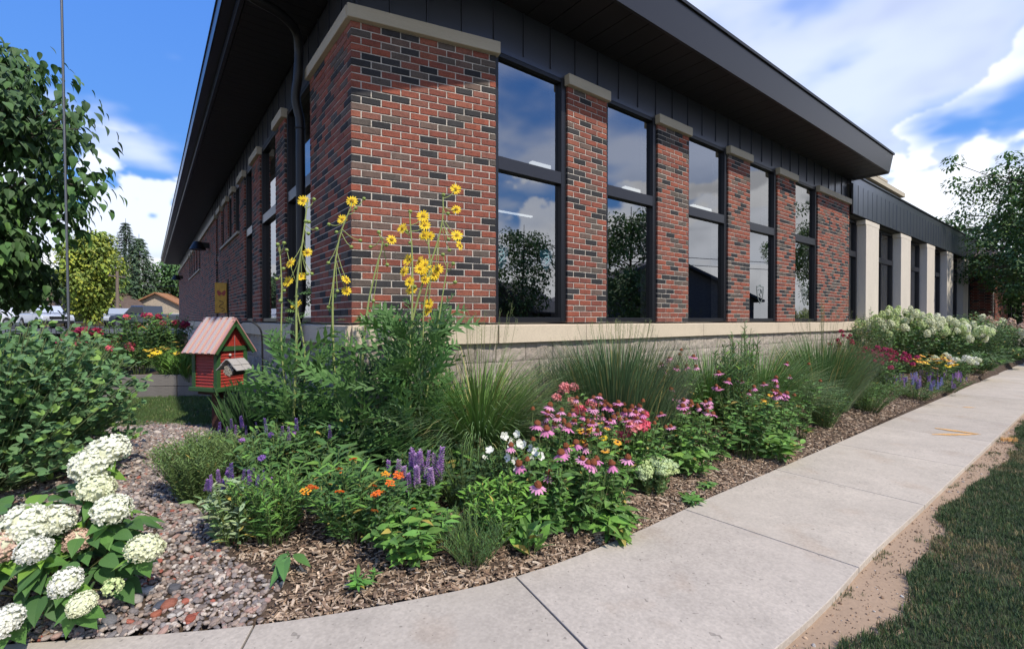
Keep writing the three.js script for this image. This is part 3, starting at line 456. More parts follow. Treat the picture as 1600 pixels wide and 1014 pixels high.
// a herb: n stems from a small foot that spread to radius r at height h, leaves all the way
function herb(name, label, cat, px, dep, o) {
  const t = thing(name, label, cat, at(px, dep), 0, o.group), f = new Foliage(), stems = [], tips = [];
  const n = o.n, lc = o.leaf, foot = o.foot ?? 0.3;
  for (let i = 0; i < n; i++) {
    const a = R() * Math.PI * 2, q = Math.sqrt(R()), hh = o.h * (1 - 0.28 * q * (o.dome ?? 1)) * rr(0.82, 1.08), r1 = o.r * q, b = V3(Math.cos(a) * r1 * foot, -0.02, Math.sin(a) * r1 * foot), e = V3(Math.cos(a) * r1 + rr(-0.02, 0.02), hh, Math.sin(a) * r1 + rr(-0.02, 0.02));
    const mid = b.clone().lerp(e, 0.55).add(V3(rr(-0.02, 0.02) - Math.cos(a) * r1 * 0.08, 0.02, rr(-0.02, 0.02) - Math.sin(a) * r1 * 0.08));
    const c = new THREE.QuadraticBezierCurve3(b, mid, e); stems.push(new THREE.TubeGeometry(c, 5, o.stem ?? 0.003, 4));
    const k = Math.round(lc.count * rr(0.8, 1.2)), p = V3(), tan = V3();
    for (let j = 0; j < k; j++) {
      const u = lerp(lc.from ?? 0.15, lc.to ?? 1, (j + R() * 0.6) / k); c.getPoint(Math.min(u, 1), p); c.getTangent(Math.min(u, 1), tan);
      const g = j * 2.4 + R() * 1.2 + a, d = around(g, lc.up ?? 0.35).multiplyScalar(1).addScaledVector(tan, lc.lift ?? 0.35); d.x += rr(-0.2, 0.2); d.y += rr(-0.25, 0.15); d.z += rr(-0.2, 0.2);
      f.add(p, d, V3(rr(-0.8, 0.8), 0.75, rr(-0.5, 1.0)).addScaledVector(around(g), -0.2), lc.len * rr(0.5, 1.2) * (lc.taper ? lerp(1.15, 1 - lc.taper, u) : 1), R() < 0.022 ? vary(lin(0.26, 0.19, 0.05), 0.3) : vary(R() < (lc.yellow ?? 0.12) ? lc.col2 ?? lc.col : lc.col, lc.vary ?? 0.34), lc.wide ?? 1);
    }
    tips.push({ p: e.clone(), dir: tan.clone(), a, q });
  }
  part(t, 'stems', merge(stems), stemMat(o.stemCol ?? lin(0.10, 0.15, 0.04)), 'stuff');
  f.build(t, lc.geo, { keep: lc.keep ?? 0, mat: lc.mat ?? LM });
  if (o.flower) o.flower(t, tips);
  return t;
}
const G = { mid: lin(0.055, 0.125, 0.028), dark: lin(0.030, 0.072, 0.022), fresh: lin(0.10, 0.20, 0.035), grey: lin(0.24, 0.29, 0.22), blue: lin(0.052, 0.105, 0.055), olive: lin(0.075, 0.12, 0.035), yellow: lin(0.22, 0.26, 0.03) };

// flowers. Heads face +y; a head is a mesh with its centre as a sub-part.
function ring(n, len, wid, droop, jitter = 0.1, lift = 0) { const l = [], rnd = rng(n * 7 + Math.round(len * 999)); for (let i = 0; i < n; i++) { const g = leafGeo([[0, wid * 0.6], [0.35, wid], [0.8, wid * 0.95], [1, wid * 0.25]], 0.08, 0.12); g.scale(len, len, len); g.rotateX(Math.PI / 2 + droop + (rnd() - 0.5) * jitter * 2); g.rotateY(i / n * Math.PI * 2 + (rnd() - 0.5) * 0.12); g.translate(0, lift, 0); l.push(g); } return merge(l); }
const petal = (c, tr = 0.25) => phys({ color: c, roughness: 0.85, transmission: tr, thickness: 0, side: THREE.DoubleSide });
const PET = { pink: petal(lin(0.66, 0.22, 0.44)), pink2: petal(lin(0.72, 0.32, 0.52)), dusk: petal(lin(0.44, 0.10, 0.26)), yellow: petal(lin(0.88, 0.62, 0.015)), gold: petal(lin(0.85, 0.40, 0.015)), orange: petal(lin(0.86, 0.20, 0.012)), purple: petal(lin(0.24, 0.12, 0.42)), lilac: petal(lin(0.40, 0.20, 0.50)), white: petal(lin(0.80, 0.80, 0.72)), coral: petal(lin(0.80, 0.16, 0.22)), salmon: petal(lin(0.78, 0.30, 0.30)), red: petal(lin(0.36, 0.012, 0.065)), magenta: petal(lin(0.42, 0.02, 0.12)), cream: petal(lin(0.76, 0.78, 0.55), 0.2), ivory: petal(lin(0.80, 0.81, 0.66), 0.2), lime: petal(lin(0.60, 0.70, 0.34), 0.2), blush: petal(lin(0.66, 0.48, 0.38), 0.2) };
const CONE = std({ color: lin(0.17, 0.048, 0.014), roughness: 0.9 }), DISC = std({ color: lin(0.035, 0.015, 0.01), roughness: 0.9 }), GOLDISC = std({ color: lin(0.34, 0.19, 0.015), roughness: 0.9 });
const coneGeo = (() => { const g = new THREE.SphereGeometry(1, 12, 8, 0, Math.PI * 2, 0, Math.PI / 2); const p = g.attributes.position; for (let i = 0; i < p.count; i++) { const k = 1 + 0.12 * Math.sin(p.getX(i) * 31 + p.getZ(i) * 27 + p.getY(i) * 19); p.setXYZ(i, p.getX(i) * k, p.getY(i) * k, p.getZ(i) * k); } g.computeVertexNormals(); return g; })();
const HEADS = { cone: [0, 1, 2].map((i) => ring(13 - i, 0.044, 0.13, 0.45 + 0.28 * i, 0.12)), ray: [0, 1].map((i) => ring(14 - i, 0.036, 0.13, 0.05 + i * 0.2, 0.15)), susan: [0, 1].map((i) => ring(11 + i, 0.032, 0.16, 0.1 + i * 0.2, 0.1)), star: ring(5, 0.032, 0.36, -0.35, 0.05) };
function head(host, name, geo, mat, pos, dir, s, centre) { const m = part(host, name, geo, mat); m.position.copy(pos); m.quaternion.setFromUnitVectors(UPV, dir.clone().normalize()); m.rotateY(R() * 6); m.scale.setScalar(s); if (centre) { const c = part(m, centre[0], coneGeo, centre[1]); c.scale.set(...centre[2]); c.position.y = centre[3] ?? -0.004; } return m; }
const leanTo = (k) => V3(rr(-k, k), 1, rr(-k, k) + k * 0.5);
function coneflowers(share, extra = 0.12, size = 1.25, mats = [PET.pink, PET.pink2]) {
  return (t, tips) => { const st = []; for (const tp of tips) { if (R() > share) continue; const h = rr(0.05, extra * 2.2), e = tp.p.clone().add(V3(tp.dir.x * h * 0.4 + rr(-0.03, 0.03), h, tp.dir.z * h * 0.4 + rr(-0.03, 0.03))); st.push(bar(tp.p, e, 0.0028, 4)); if (R() < 0.16) { const c = part(t, 'seed_cone', coneGeo, CONE); c.position.copy(e); c.scale.set(0.019, 0.024, 0.019); continue; } head(t, 'flower', pick(HEADS.cone), pick(mats), e, leanTo(0.3), rr(0.8, 1.15) * size, ['cone', CONE, [0.017, 0.02, 0.017]]); } if (st.length) part(t, 'flower_stalks', merge(st), stemMat(lin(0.12, 0.15, 0.05)), 'stuff'); };
}
function daisies(share, mats, extra = 0.05, kind = 'susan', s = 1) { return (t, tips) => { const st = []; for (const tp of tips) { if (R() > share) continue; const e = tp.p.clone().add(V3(rr(-0.03, 0.03), rr(0.02, extra * 2), rr(-0.03, 0.03))); st.push(bar(tp.p, e, 0.0022, 4)); head(t, 'flower', pick(HEADS[kind]), pick(mats), e, leanTo(0.35), rr(0.8, 1.15) * s, ['disc', DISC, [0.010, 0.009, 0.010]]); } if (st.length) part(t, 'flower_stalks', merge(st), stemMat(lin(0.12, 0.15, 0.05)), 'stuff'); }; }
// round or long heads made of many small florets
function floretBall(n, rx, ry, fs, seed, kind = 4) {
  const rnd = rng(seed), l = [], one = merge(Array.from({ length: kind }, (_, i) => leafGeo([[0, 0.2], [0.45, 0.42], [0.8, 0.36], [1, 0.1]], 0.06, 0.25).scale(fs, fs, fs).rotateX(Math.PI / 2 - 0.25).rotateY(i / kind * Math.PI * 2 + 0.3)));
  for (let i = 0; i < n; i++) { const y = clamp(1 - 2 * (i + 0.5) / n * 0.86 + (rnd() - 0.5) * 0.13, -1, 1), a = i * 2.399 + (rnd() - 0.5) * 0.9, q = Math.sqrt(Math.max(0, 1 - y * y)), d = V3(Math.cos(a) * q, y, Math.sin(a) * q), k = 0.9 + 0.17 * rnd(), fz = 0.75 + 0.5 * rnd(); const g = one.clone().scale(fz, fz, fz); g.rotateY(rnd() * 3); g.applyQuaternion(new THREE.Quaternion().setFromUnitVectors(UPV, d.clone().add(V3((rnd() - 0.5) * 0.5, (rnd() - 0.5) * 0.5, (rnd() - 0.5) * 0.5)).normalize())); g.translate(d.x * rx * k, d.y * ry * k, d.z * rx * k); l.push(g); }
  return merge(l);
}
function spike(n, len, r, fs, seed) { const rnd = rng(seed), l = []; for (let i = 0; i < n; i++) { const t = i / n, a = i * 2.399, q = r * (1 - 0.75 * t); const g = leafGeo([[0, 0.2], [0.5, 0.4], [1, 0.1]], 0.1, 0.2).scale(fs, fs, fs); g.rotateX(1.0 + rnd() * 0.5); g.rotateY(-a + Math.PI / 2); g.translate(Math.cos(a) * q, t * len, Math.sin(a) * q); l.push(g); } return merge(l); }
R = rng(3);
const SPIKES = [0, 1, 2].map((i) => spike(90, 0.15 - 0.02 * i, 0.009, 0.011, 50 + i));
const UMBEL = [0, 1].map((i) => { const rnd = rng(60 + i), l = []; for (let k = 0; k < 26; k++) { const a = rnd() * 7, q = Math.sqrt(rnd()) * 0.035, s = ring(5, 0.009, 0.4, -0.6, 0.2); s.translate(Math.cos(a) * q, 0.012 * rnd() + 0.008 * (1 - q / 0.035), Math.sin(a) * q); l.push(s); } return merge(l); });
const BALL = [0, 1, 2].map((i) => floretBall(215, 0.095, 0.085, 0.0165, 70 + i)), SMALLBALL = floretBall(46, 0.045, 0.04, 0.014, 80), PANICLE = [0, 1].map((i) => floretBall(90, 0.075, 0.12, 0.022, 90 + i)), POM = [0, 1].map((i) => floretBall(26, 0.028, 0.018, 0.02, 95 + i, 3)), SEDUM = floretBall(60, 0.05, 0.022, 0.012, 99, 5);
function spikes(share, mats, s = 1) { return (t, tips) => { for (const tp of tips) { if (R() > share) continue; const m = part(t, 'flower_spike', pick(SPIKES), pick(mats)); m.position.copy(tp.p).y -= 0.01; m.scale.set(s * rr(0.9, 1.4), s * rr(0.7, 1.2), s * rr(0.9, 1.4)); m.rotation.set(rr(-0.15, 0.15), R() * 6, rr(-0.15, 0.15)); } }; }
function clusters(share, geos, mats, s = 1, name = 'flower_cluster') { return (t, tips) => { for (const tp of tips) { if (R() > share) continue; const m = part(t, name, pick(geos), pick(mats)); m.position.copy(tp.p); m.scale.setScalar(s * rr(0.7, 1.15)); m.rotation.set(rr(-0.4, 0.4), R() * 6, rr(-0.4, 0.4)); } }; }
// a clump of ornamental grass
function grassClump(label, px, dep, h, r, n, col, o = {}) {
  const t = thing('ornamental_grass', label, 'grass', at(px, dep), 0, 'ornamental grasses'), f = new Foliage();
  for (let i = 0; i < n; i++) { const a = R() * Math.PI * 2, q = Math.sqrt(R()), d = around(a, lerp(1.45, o.low ?? 0.75, q * rr(0.7, 1.1))); f.add(V3(Math.cos(a) * q * r * (o.foot ?? 0.35), -0.02, Math.sin(a) * q * r * (o.foot ?? 0.35)), d, around(a, 0).multiplyScalar(1), h * rr(0.6, 1.12) * (1 - 0.12 * q), vary(R() < 0.08 ? lin(0.24, 0.20, 0.09) : col, 0.3), o.wide ?? 1); }
  f.build(t, o.blades ?? BLADES, { mat: LMsoft, mass: 'blades' });
  if (o.plumes) { const st = [], ff = new Foliage(); for (let i = 0; i < o.plumes; i++) { const a = R() * 7, q = R(), top = V3(Math.cos(a) * r * 0.7 * q, h * rr(1.05, o.plumeTop ?? 1.45), Math.sin(a) * r * 0.7 * q); st.push(tube([V3(top.x * 0.25, 0.1, top.z * 0.25), top.clone().multiply(V3(0.7, 0.6, 0.7)), top], 0.0016, 3, 5)); for (let k = 0; k < 14; k++) ff.add(top.clone().add(V3(rr(-0.01, 0.01), -0.14 * k / 14, rr(-0.01, 0.01))), around(R() * 7, 1.0), V3(R(), 0.3, R()), 0.03, vary(o.plumeCol ?? lin(0.14, 0.17, 0.08))); } part(t, 'seed_stalks', merge(st), stemMat(lin(0.17, 0.19, 0.08)), 'stuff'); ff.build(t, LEAF.needle, { mass: 'seed_heads' }); }
  return t;
}
// a tree: trunk with limbs, and a crown of leaves gathered in clumps on its branches
function tree(name, label, x, dep, o) {
  const y0 = o.y0 ?? 0, t = thing(name, label, 'tree', [x, y0, -dep], 0, o.group), limbs = [], f = new Foliage(), tr = o.trunk ?? o.h * 0.018;
  const lean = V3(rr(-0.2, 0.2), 0, rr(-0.2, 0.2));
  limbs.push(taper([V3(0, -0.1, 0), V3(lean.x * 0.3, o.h * 0.3, lean.z * 0.3), V3(lean.x, o.h * 0.62, lean.z), V3(lean.x * 1.2, o.h * 0.92, lean.z * 1.2)], tr, tr * 0.12, 7, 14));
  const cl = [];
  for (let i = 0; i < o.limbs; i++) {
    const u = lerp(o.from ?? 0.25, 0.95, (i + R()) / o.limbs), a = i * 2.4 + R(), prof = o.shape ? o.shape(u) : Math.sin(Math.PI * clamp((u - (o.from ?? 0.25)) / (1.06 - (o.from ?? 0.25)) * 0.86 + 0.12, 0, 1));
    const len = o.r * prof * rr(0.72, 1.1), b = V3(lean.x * u, o.h * u * 0.86, lean.z * u), e = b.clone().add(V3(Math.cos(a) * len, (o.rise ?? 0.35) * len * rr(0.5, 1.3), Math.sin(a) * len)), m = b.clone().lerp(e, 0.5).add(V3(0, len * 0.09, 0));
    limbs.push(taper([b, m, e], tr * 0.34 * (1 - u * 0.6) + 0.008, 0.006, 5, 6));
    for (let k = 0; k < (o.per ?? 4); k++) { const v = rr(0.35, 1.02), c = b.clone().lerp(e, v).add(V3(rr(-1, 1), rr(-0.6, 0.8), rr(-1, 1)).multiplyScalar(len * 0.24)); cl.push([c, (o.clump ?? 0.35) * rr(0.6, 1.25)]); limbs.push(bar(b.clone().lerp(e, v * 0.9), c, 0.006 + tr * 0.04, 3)); }
  }
  const per = Math.round(o.leaves / cl.length);
  for (const [c, s] of cl) { const tone = rr(0.78, 1.2); for (let k = 0; k < per; k++) { const d = V3(rr(-1, 1), rr(-1, 1), rr(-1, 1)); if (d.lengthSq() > 1) d.normalize(); const p = c.clone().addScaledVector(d, s); const hang = V3(d.x + rr(-0.5, 0.5), (o.hang ?? -0.5) + rr(-0.5, 0.5), d.z + rr(-0.5, 0.5)), cc = vary(R() < (o.yellow ?? 0.06) ? o.col2 ?? o.col : o.col, 0.25); f.add(p, hang, V3(d.x * 0.6, 0.8, d.z * 0.6), o.leaf * rr(0.7, 1.2), cc.multiplyScalar(tone)); } }
  part(t, 'trunk', merge(limbs), std({ color: o.bark ?? lin(0.07, 0.055, 0.042), roughness: 0.95 }));
  f.build(t, o.geo ?? LEAF.ovate, { mass: 'crown', keep: o.keep ?? 0 });
  return t;
}
// a conifer: whorls of drooping boughs set with needle sprays
function spruce(name, label, x, dep, y0, h, r, col, n, group) {
  const t = thing(name, label, 'tree', [x, y0, -dep], 0, group), f = new Foliage(), l = [taper([V3(0, 0, 0), V3(0, h * 0.5, 0), V3(0, h, 0)], h * 0.016, 0.02, 6, 6)];
  const whorls = Math.round(h * 2.4); for (let w = 0; w < whorls; w++) { const u = 0.1 + 0.88 * w / whorls, rad = r * Math.pow(1 - u, 0.85) * rr(0.8, 1.1), k = 7; for (let i = 0; i < k; i++) { const a = i / k * 6.28 + w * 0.9 + R() * 0.4, b = V3(0, h * u, 0), e = V3(Math.cos(a) * rad, h * u - rad * 0.28 + rad * 0.1 * R(), Math.sin(a) * rad); l.push(bar(b, e, 0.025, 3)); const m = Math.max(3, Math.round(n / (whorls * k) * (1.6 - u))); for (let j = 0; j < m; j++) { const v = rr(0.2, 1.05), p = b.clone().lerp(e, v).add(V3(rr(-0.12, 0.12), rr(-0.15, 0.05), rr(-0.12, 0.12))); f.add(p, around(a + rr(-0.9, 0.9), rr(-0.5, 0.1)), V3(rr(-0.3, 0.3), 1, rr(-0.3, 0.3)), rr(0.25, 0.5), vary(col, 0.35)); } } }
  part(t, 'trunk', merge(l), std({ color: lin(0.06, 0.045, 0.035), roughness: 1 })); f.build(t, LEAF.lance, { mass: 'crown', mat: LMsoft }); return t;
}

// ---------- loose ground cover ----------
function instanced(name, geos, mat, items, label, cat) { const g = new THREE.Group(); g.name = numbered(name); g.userData = { kind: 'stuff', label, category: cat }; scene.add(g); geos.forEach((geo, k) => { const mine = items.filter((_, i) => i % geos.length === k), im = new THREE.InstancedMesh(geo, mat, mine.length); im.name = name + '_pieces'; im.userData.kind = 'stuff'; mine.forEach((it, i) => { im.setMatrixAt(i, it.m); im.setColorAt(i, it.c); }); im.castShadow = im.receiveShadow = true; g.add(im); }); return g; }
const inPoly = (pl, x, z) => { let c = false; for (let i = 0, j = pl.length - 1; i < pl.length; j = i++) { const [xi, zi] = pl[i], [xj, zj] = pl[j]; if ((zi > z) !== (zj > z) && x < (xj - xi) * (z - zi) / (zj - zi) + xi) c = !c; } return c; };
const GRAVEL = [[-1.02, 2.2], [-1.3, 2.55], [-1.72, 2.95], [-2.45, 3.5], [-2.95, 4.3], [-3.2, 5.35], [-4.6, 5.6], [-5.3, 4.5], [-5.6, 1.7]];
const pebbleGeos = [0, 1, 2, 3, 4].map((k) => { const g = new THREE.IcosahedronGeometry(1, 2), p = g.attributes.position; for (let i = 0; i < p.count; i++) { const v = V3(p.getX(i), p.getY(i), p.getZ(i)), s = 1 + 0.5 * (noise3(v.x * 1.3 + k * 9 + 20, v.y * 1.3 + 20, v.z * 1.3 + 20) - 0.5); p.setXYZ(i, v.x * s * (1 + 0.1 * k), v.y * s * 0.62, v.z * s * 0.85); } g.computeVertexNormals(); return g; });
{
  R = rng(21); const it = [], cols = [[0.31, 0.245, 0.21], [0.24, 0.198, 0.182], [0.38, 0.305, 0.255], [0.17, 0.15, 0.148], [0.46, 0.385, 0.335], [0.34, 0.22, 0.185], [0.26, 0.225, 0.215], [0.54, 0.48, 0.43], [0.21, 0.166, 0.148]].map((c) => lin(...c));
  const q = new THREE.Quaternion(), e = new THREE.Euler();
  for (let i = 0; i < 60000 && it.length < 30000; i++) { const x = rr(-5.6, -0.85), z = rr(1.7, 5.7); const ed = beyond(x, z); if (ed < 0.012) continue; const wob = (noise3(x * 5, z * 5, 2) - 0.5) * 0.3; if (!inPoly(GRAVEL, x - wob, z)) continue; if (x < -3.2 && z < 3.1 && R() < 0.3) continue; const s = (R() < 0.06 ? rr(0.017, 0.024) : rr(0.0075, 0.0165)); e.set(rr(-0.5, 0.5), R() * 6.3, rr(-0.5, 0.5)); it.push({ m: new THREE.Matrix4().compose(V3(x, ground(x, z) + rr(0, 0.016), -z), q.setFromEuler(e), V3(s, s, s)), c: R() < 0.02 ? lin(0.36, 0.11, 0.075) : vary(pick(cols), 0.18) }); }
  instanced('gravel', pebbleGeos, std({ color: 0xffffff, roughness: 0.78, map: grainFine }), it, 'small rounded river gravel filling the path', 'gravel');
  // larger cobbles along the walk that can be told apart
  const cob = [[295, 2.335, 0.03, 'brick red rounded stone at the gravel edge beside two grey stones', [0.30, 0.075, 0.045]], [262, 2.42, 0.034, 'blocky red stone lying in the gravel near the sidewalk', [0.28, 0.10, 0.065]], [240, 2.36, 0.026, 'small terracotta stone next to a blue grey cobble', [0.34, 0.11, 0.065]], [91, 2.32, 0.034, 'terracotta coloured stone at the foot of the white hydrangea', [0.33, 0.12, 0.07]], [166, 2.31, 0.035, 'rough grey cobble nearest the sidewalk edge', [0.15, 0.15, 0.16]], [207, 2.44, 0.036, 'smooth pale grey cobble among the red stones', [0.33, 0.31, 0.29]], [246, 2.41, 0.03, 'dark slate blue cobble between two red stones', [0.07, 0.08, 0.11]], [270, 2.52, 0.036, 'long dark grey cobble lying in the gravel path', [0.10, 0.10, 0.115]], [224, 2.5, 0.03, 'white flecked grey cobble in the gravel', [0.44, 0.43, 0.42]], [77, 2.33, 0.036, 'brown square stone beside the terracotta stone', [0.17, 0.115, 0.09]]];
  for (const [px, dep, s, label, c] of cob) { const p = at(px, dep), m = part(scene, numbered('cobble'), pebbleGeos[px % 5], std({ color: lin(...c), roughness: 0.85, map: grainBrick })); m.position.set(p[0], p[1] + s * 0.45, p[2]); m.scale.setScalar(s); m.rotation.y = px; tag(m, label, 'stone', 'cobbles in the gravel'); }
}
{
  R = rng(31); const it = [], chip = (k) => { const g = new THREE.BoxGeometry(1, 0.22, 0.36, 3, 1, 1), p = g.attributes.position; for (let i = 0; i < p.count; i++) { const x = p.getX(i); p.setXYZ(i, x, p.getY(i) + 0.12 * Math.sin(x * 2.2 + k) * (k % 2 ? 1 : -1), p.getZ(i) * (1 - 0.75 * Math.abs(x) * (k % 3 ? 1 : 0.4)) + 0.1 * Math.sin(x * 3 + k)); } g.computeVertexNormals(); return g; };
  const cols = [[0.35, 0.25, 0.175], [0.25, 0.17, 0.115], [0.43, 0.325, 0.235], [0.15, 0.097, 0.066], [0.20, 0.135, 0.092], [0.52, 0.41, 0.31]].map((c) => lin(...c)), q = new THREE.Quaternion(), e = new THREE.Euler();
  const put = (x, z, s) => { e.set(rr(-0.35, 0.35), R() * 6.3, rr(-0.3, 0.3)); it.push({ m: new THREE.Matrix4().compose(V3(x, ground(x, z) + rr(0.0, 0.022), -z), q.setFromEuler(e), V3(s * rr(0.6, 1.3), s * 0.55, s * rr(0.5, 1))), c: vary(pick(cols), 0.2) }); };
  for (let i = 0; i < 30000; i++) { const x = rr(-2.0, 3.2), z0 = EDGE.at(x), ed = Math.pow(R(), 1.25) * 1.35, z = z0 + 0.015 + ed * 1.2; if (inPoly(GRAVEL, x - (noise3(x * 5, z * 5, 2) - 0.5) * 0.3 - 0.03, z)) continue; put(x, z, R() < 0.16 ? rr(0.035, 0.062) : rr(0.012, 0.034)); }
  for (let i = 0; i < 15000; i++) { const x = rr(3, 13), z = EDGE.at(x) + 0.02 + Math.pow(R(), 1.2) * 1.2; put(x, z, rr(0.018, 0.05)); }
  for (let i = 0; i < 2600; i++) { const x = rr(-3.9, -2.2), z = rr(EDGE.at(x) + 0.02, 2.42); if (R() < 0.7) put(x, z, rr(0.014, 0.04)); }
  instanced('bark_mulch', [0, 1, 2, 3].map(chip), std({ color: 0xffffff, roughness: 0.95 }), it, 'shredded bark mulch along the sidewalk edge', 'mulch');
}
{
  const { place, arcAtX, WIDE } = scene.userData; R = rng(41);
  // lawn sheet and its blades
  const n = 150, rows = 10, p = [], u = [], ix = [], inset = (s) => WIDE + 0.1 + 0.20 * fbm(s * 1.1, 3, 1, 3) + 0.12 * (noise3(s * 4, 1, 1) - 0.5), sA = arcAtX(-3), sB = arcAtX(30);
  for (let i = 0; i <= n; i++) { const s = lerp(sA, sB, i / n), q = place(s); for (let j = 0; j <= rows; j++) { const o = inset(s) + 0.05 + 7 * Math.pow(j / rows, 1.5), x = q.x + q.nx * o, z = q.z + q.nz * o; p.push(x, -0.018 - 0.02 * (j / rows), -z); u.push(x, z); } }
  for (let i = 0; i < n; i++) for (let j = 0; j < rows; j++) { const a = i * (rows + 1) + j; ix.push(a, a + 1, a + rows + 2, a, a + rows + 2, a + rows + 1); }
  const g = new THREE.BufferGeometry(); g.setAttribute('position', new THREE.Float32BufferAttribute(p, 3)); g.setAttribute('uv', new THREE.Float32BufferAttribute(u, 2)); g.setIndex(ix); g.computeVertexNormals();
  structure('lawn', g, std({ color: lin(0.030, 0.036, 0.014), roughness: 1, map: grainFine }));
  const tuft = (k) => { const l = [], rnd = rng(k + 5); for (let i = 0; i < 7; i++) { const b = bladeGeo(0.3 + rnd() * 0.9, 0.055, 3, rnd() - 0.5).scale(0.6 + rnd() * 0.5, 0.6 + rnd() * 0.5, 0.8); b.rotateY(rnd() * 6.3); b.translate((rnd() - 0.5) * 0.9, 0, (rnd() - 0.5) * 0.9); l.push(b); } return merge(l); };
  const tufts = [0, 1, 2, 3].map(tuft), it = [], q4 = new THREE.Quaternion(), e = new THREE.Euler();
  const put = (x, y, z, s, c) => { e.set(rr(-0.2, 0.2), R() * 6.3, rr(-0.2, 0.2)); it.push({ m: new THREE.Matrix4().compose(V3(x, y, -z), q4.setFromEuler(e), V3(s, s * rr(0.7, 1.25), s)), c }); };
  for (let i = 0; i < 170000; i++) { const near = i < 125000, s = near ? lerp(arcAtX(-0.5), arcAtX(8), R()) : lerp(arcAtX(5), sB, R()), o = inset(s) - 0.03 + (near ? 4.2 : 6.5) * Math.pow(R(), 1.15), q = place(s), x = q.x + q.nx * o, z = q.z + q.nz * o; if (z < 0.9 || Math.abs(x) > z * 1.25 + 0.4) continue; const dry = fbm(x * 1.6, z * 1.6, 5, 3), thin = sst(dry, 0.58, 0.7); if (R() < thin * 0.35) continue; put(x, -0.03, z, near ? rr(0.022, 0.056) : rr(0.045, 0.075), vary(R() < 0.06 + thin * 0.45 ? lin(0.25, 0.20, 0.095) : pick([lin(0.058, 0.112, 0.026), lin(0.082, 0.125, 0.035), lin(0.045, 0.09, 0.03)]), 0.4)); }
  for (let i = 0; i < 900; i++) { const s = lerp(arcAtX(0.2), arcAtX(9), R()), q = place(s), o = WIDE + 0.01 + Math.pow(R(), 2) * 0.2; if (noise3(s * 5.2, o * 14, 1) < 0.66) continue; put(q.x + q.nx * o, -0.04, q.z + q.nz * o, rr(0.02, 0.04), vary(lin(0.07, 0.11, 0.03), 0.3)); }
  instanced('lawn_grass', tufts, LMsoft, it, 'mown dark green lawn along the sidewalk', 'grass');
  const crumbs = [];
  for (let i = 0; i < 5200; i++) { const s = lerp(arcAtX(0.2), arcAtX(11), R()), o = WIDE + 0.012 + R() * 0.42, q = place(s); if (o > inset(s) + 0.06) continue; const c = R() < 0.12 ? lin(0.42, 0.38, 0.34) : pick([lin(0.30, 0.21, 0.145), lin(0.22, 0.15, 0.10), lin(0.40, 0.29, 0.20)]), k = R() < 0.08 ? rr(0.006, 0.011) : rr(0.0018, 0.005); e.set(R() * 3, R() * 6, R() * 3); crumbs.push({ m: new THREE.Matrix4().compose(V3(q.x + q.nx * o, -0.036, -(q.z + q.nz * o)), q4.setFromEuler(e), V3(k, k, k)), c: vary(c, 0.25) }); }
  instanced('soil_crumbs', pebbleGeos.slice(0, 3), std({ color: 0xffffff, roughness: 1 }), crumbs, 'small clods and grit on the bare soil verge', 'soil');
  it.length = 0;
  for (let i = 0; i < 14000; i++) { const x = rr(-6.2, -2.55), z = rr(4.9, 7.6); if (z < 5.35 + (noise3(x * 3, z * 3, 1) - 0.5) * 0.4 && x < -3.1) continue; put(x, ground(x, z), z, rr(0.035, 0.06), vary(R() < 0.05 ? lin(0.3, 0.3, 0.14) : lin(0.085, 0.155, 0.03), 0.3)); }
  for (let i = 0; i < 16000; i++) { const x = rr(-22, -4), z = rr(8, 22); put(x, ground(x, z), z, rr(0.08, 0.13), vary(lin(0.07, 0.13, 0.03), 0.3)); }
  instanced('grass_patch', tufts, LMsoft, it, 'short green grass between the gravel and the planter', 'grass');
}

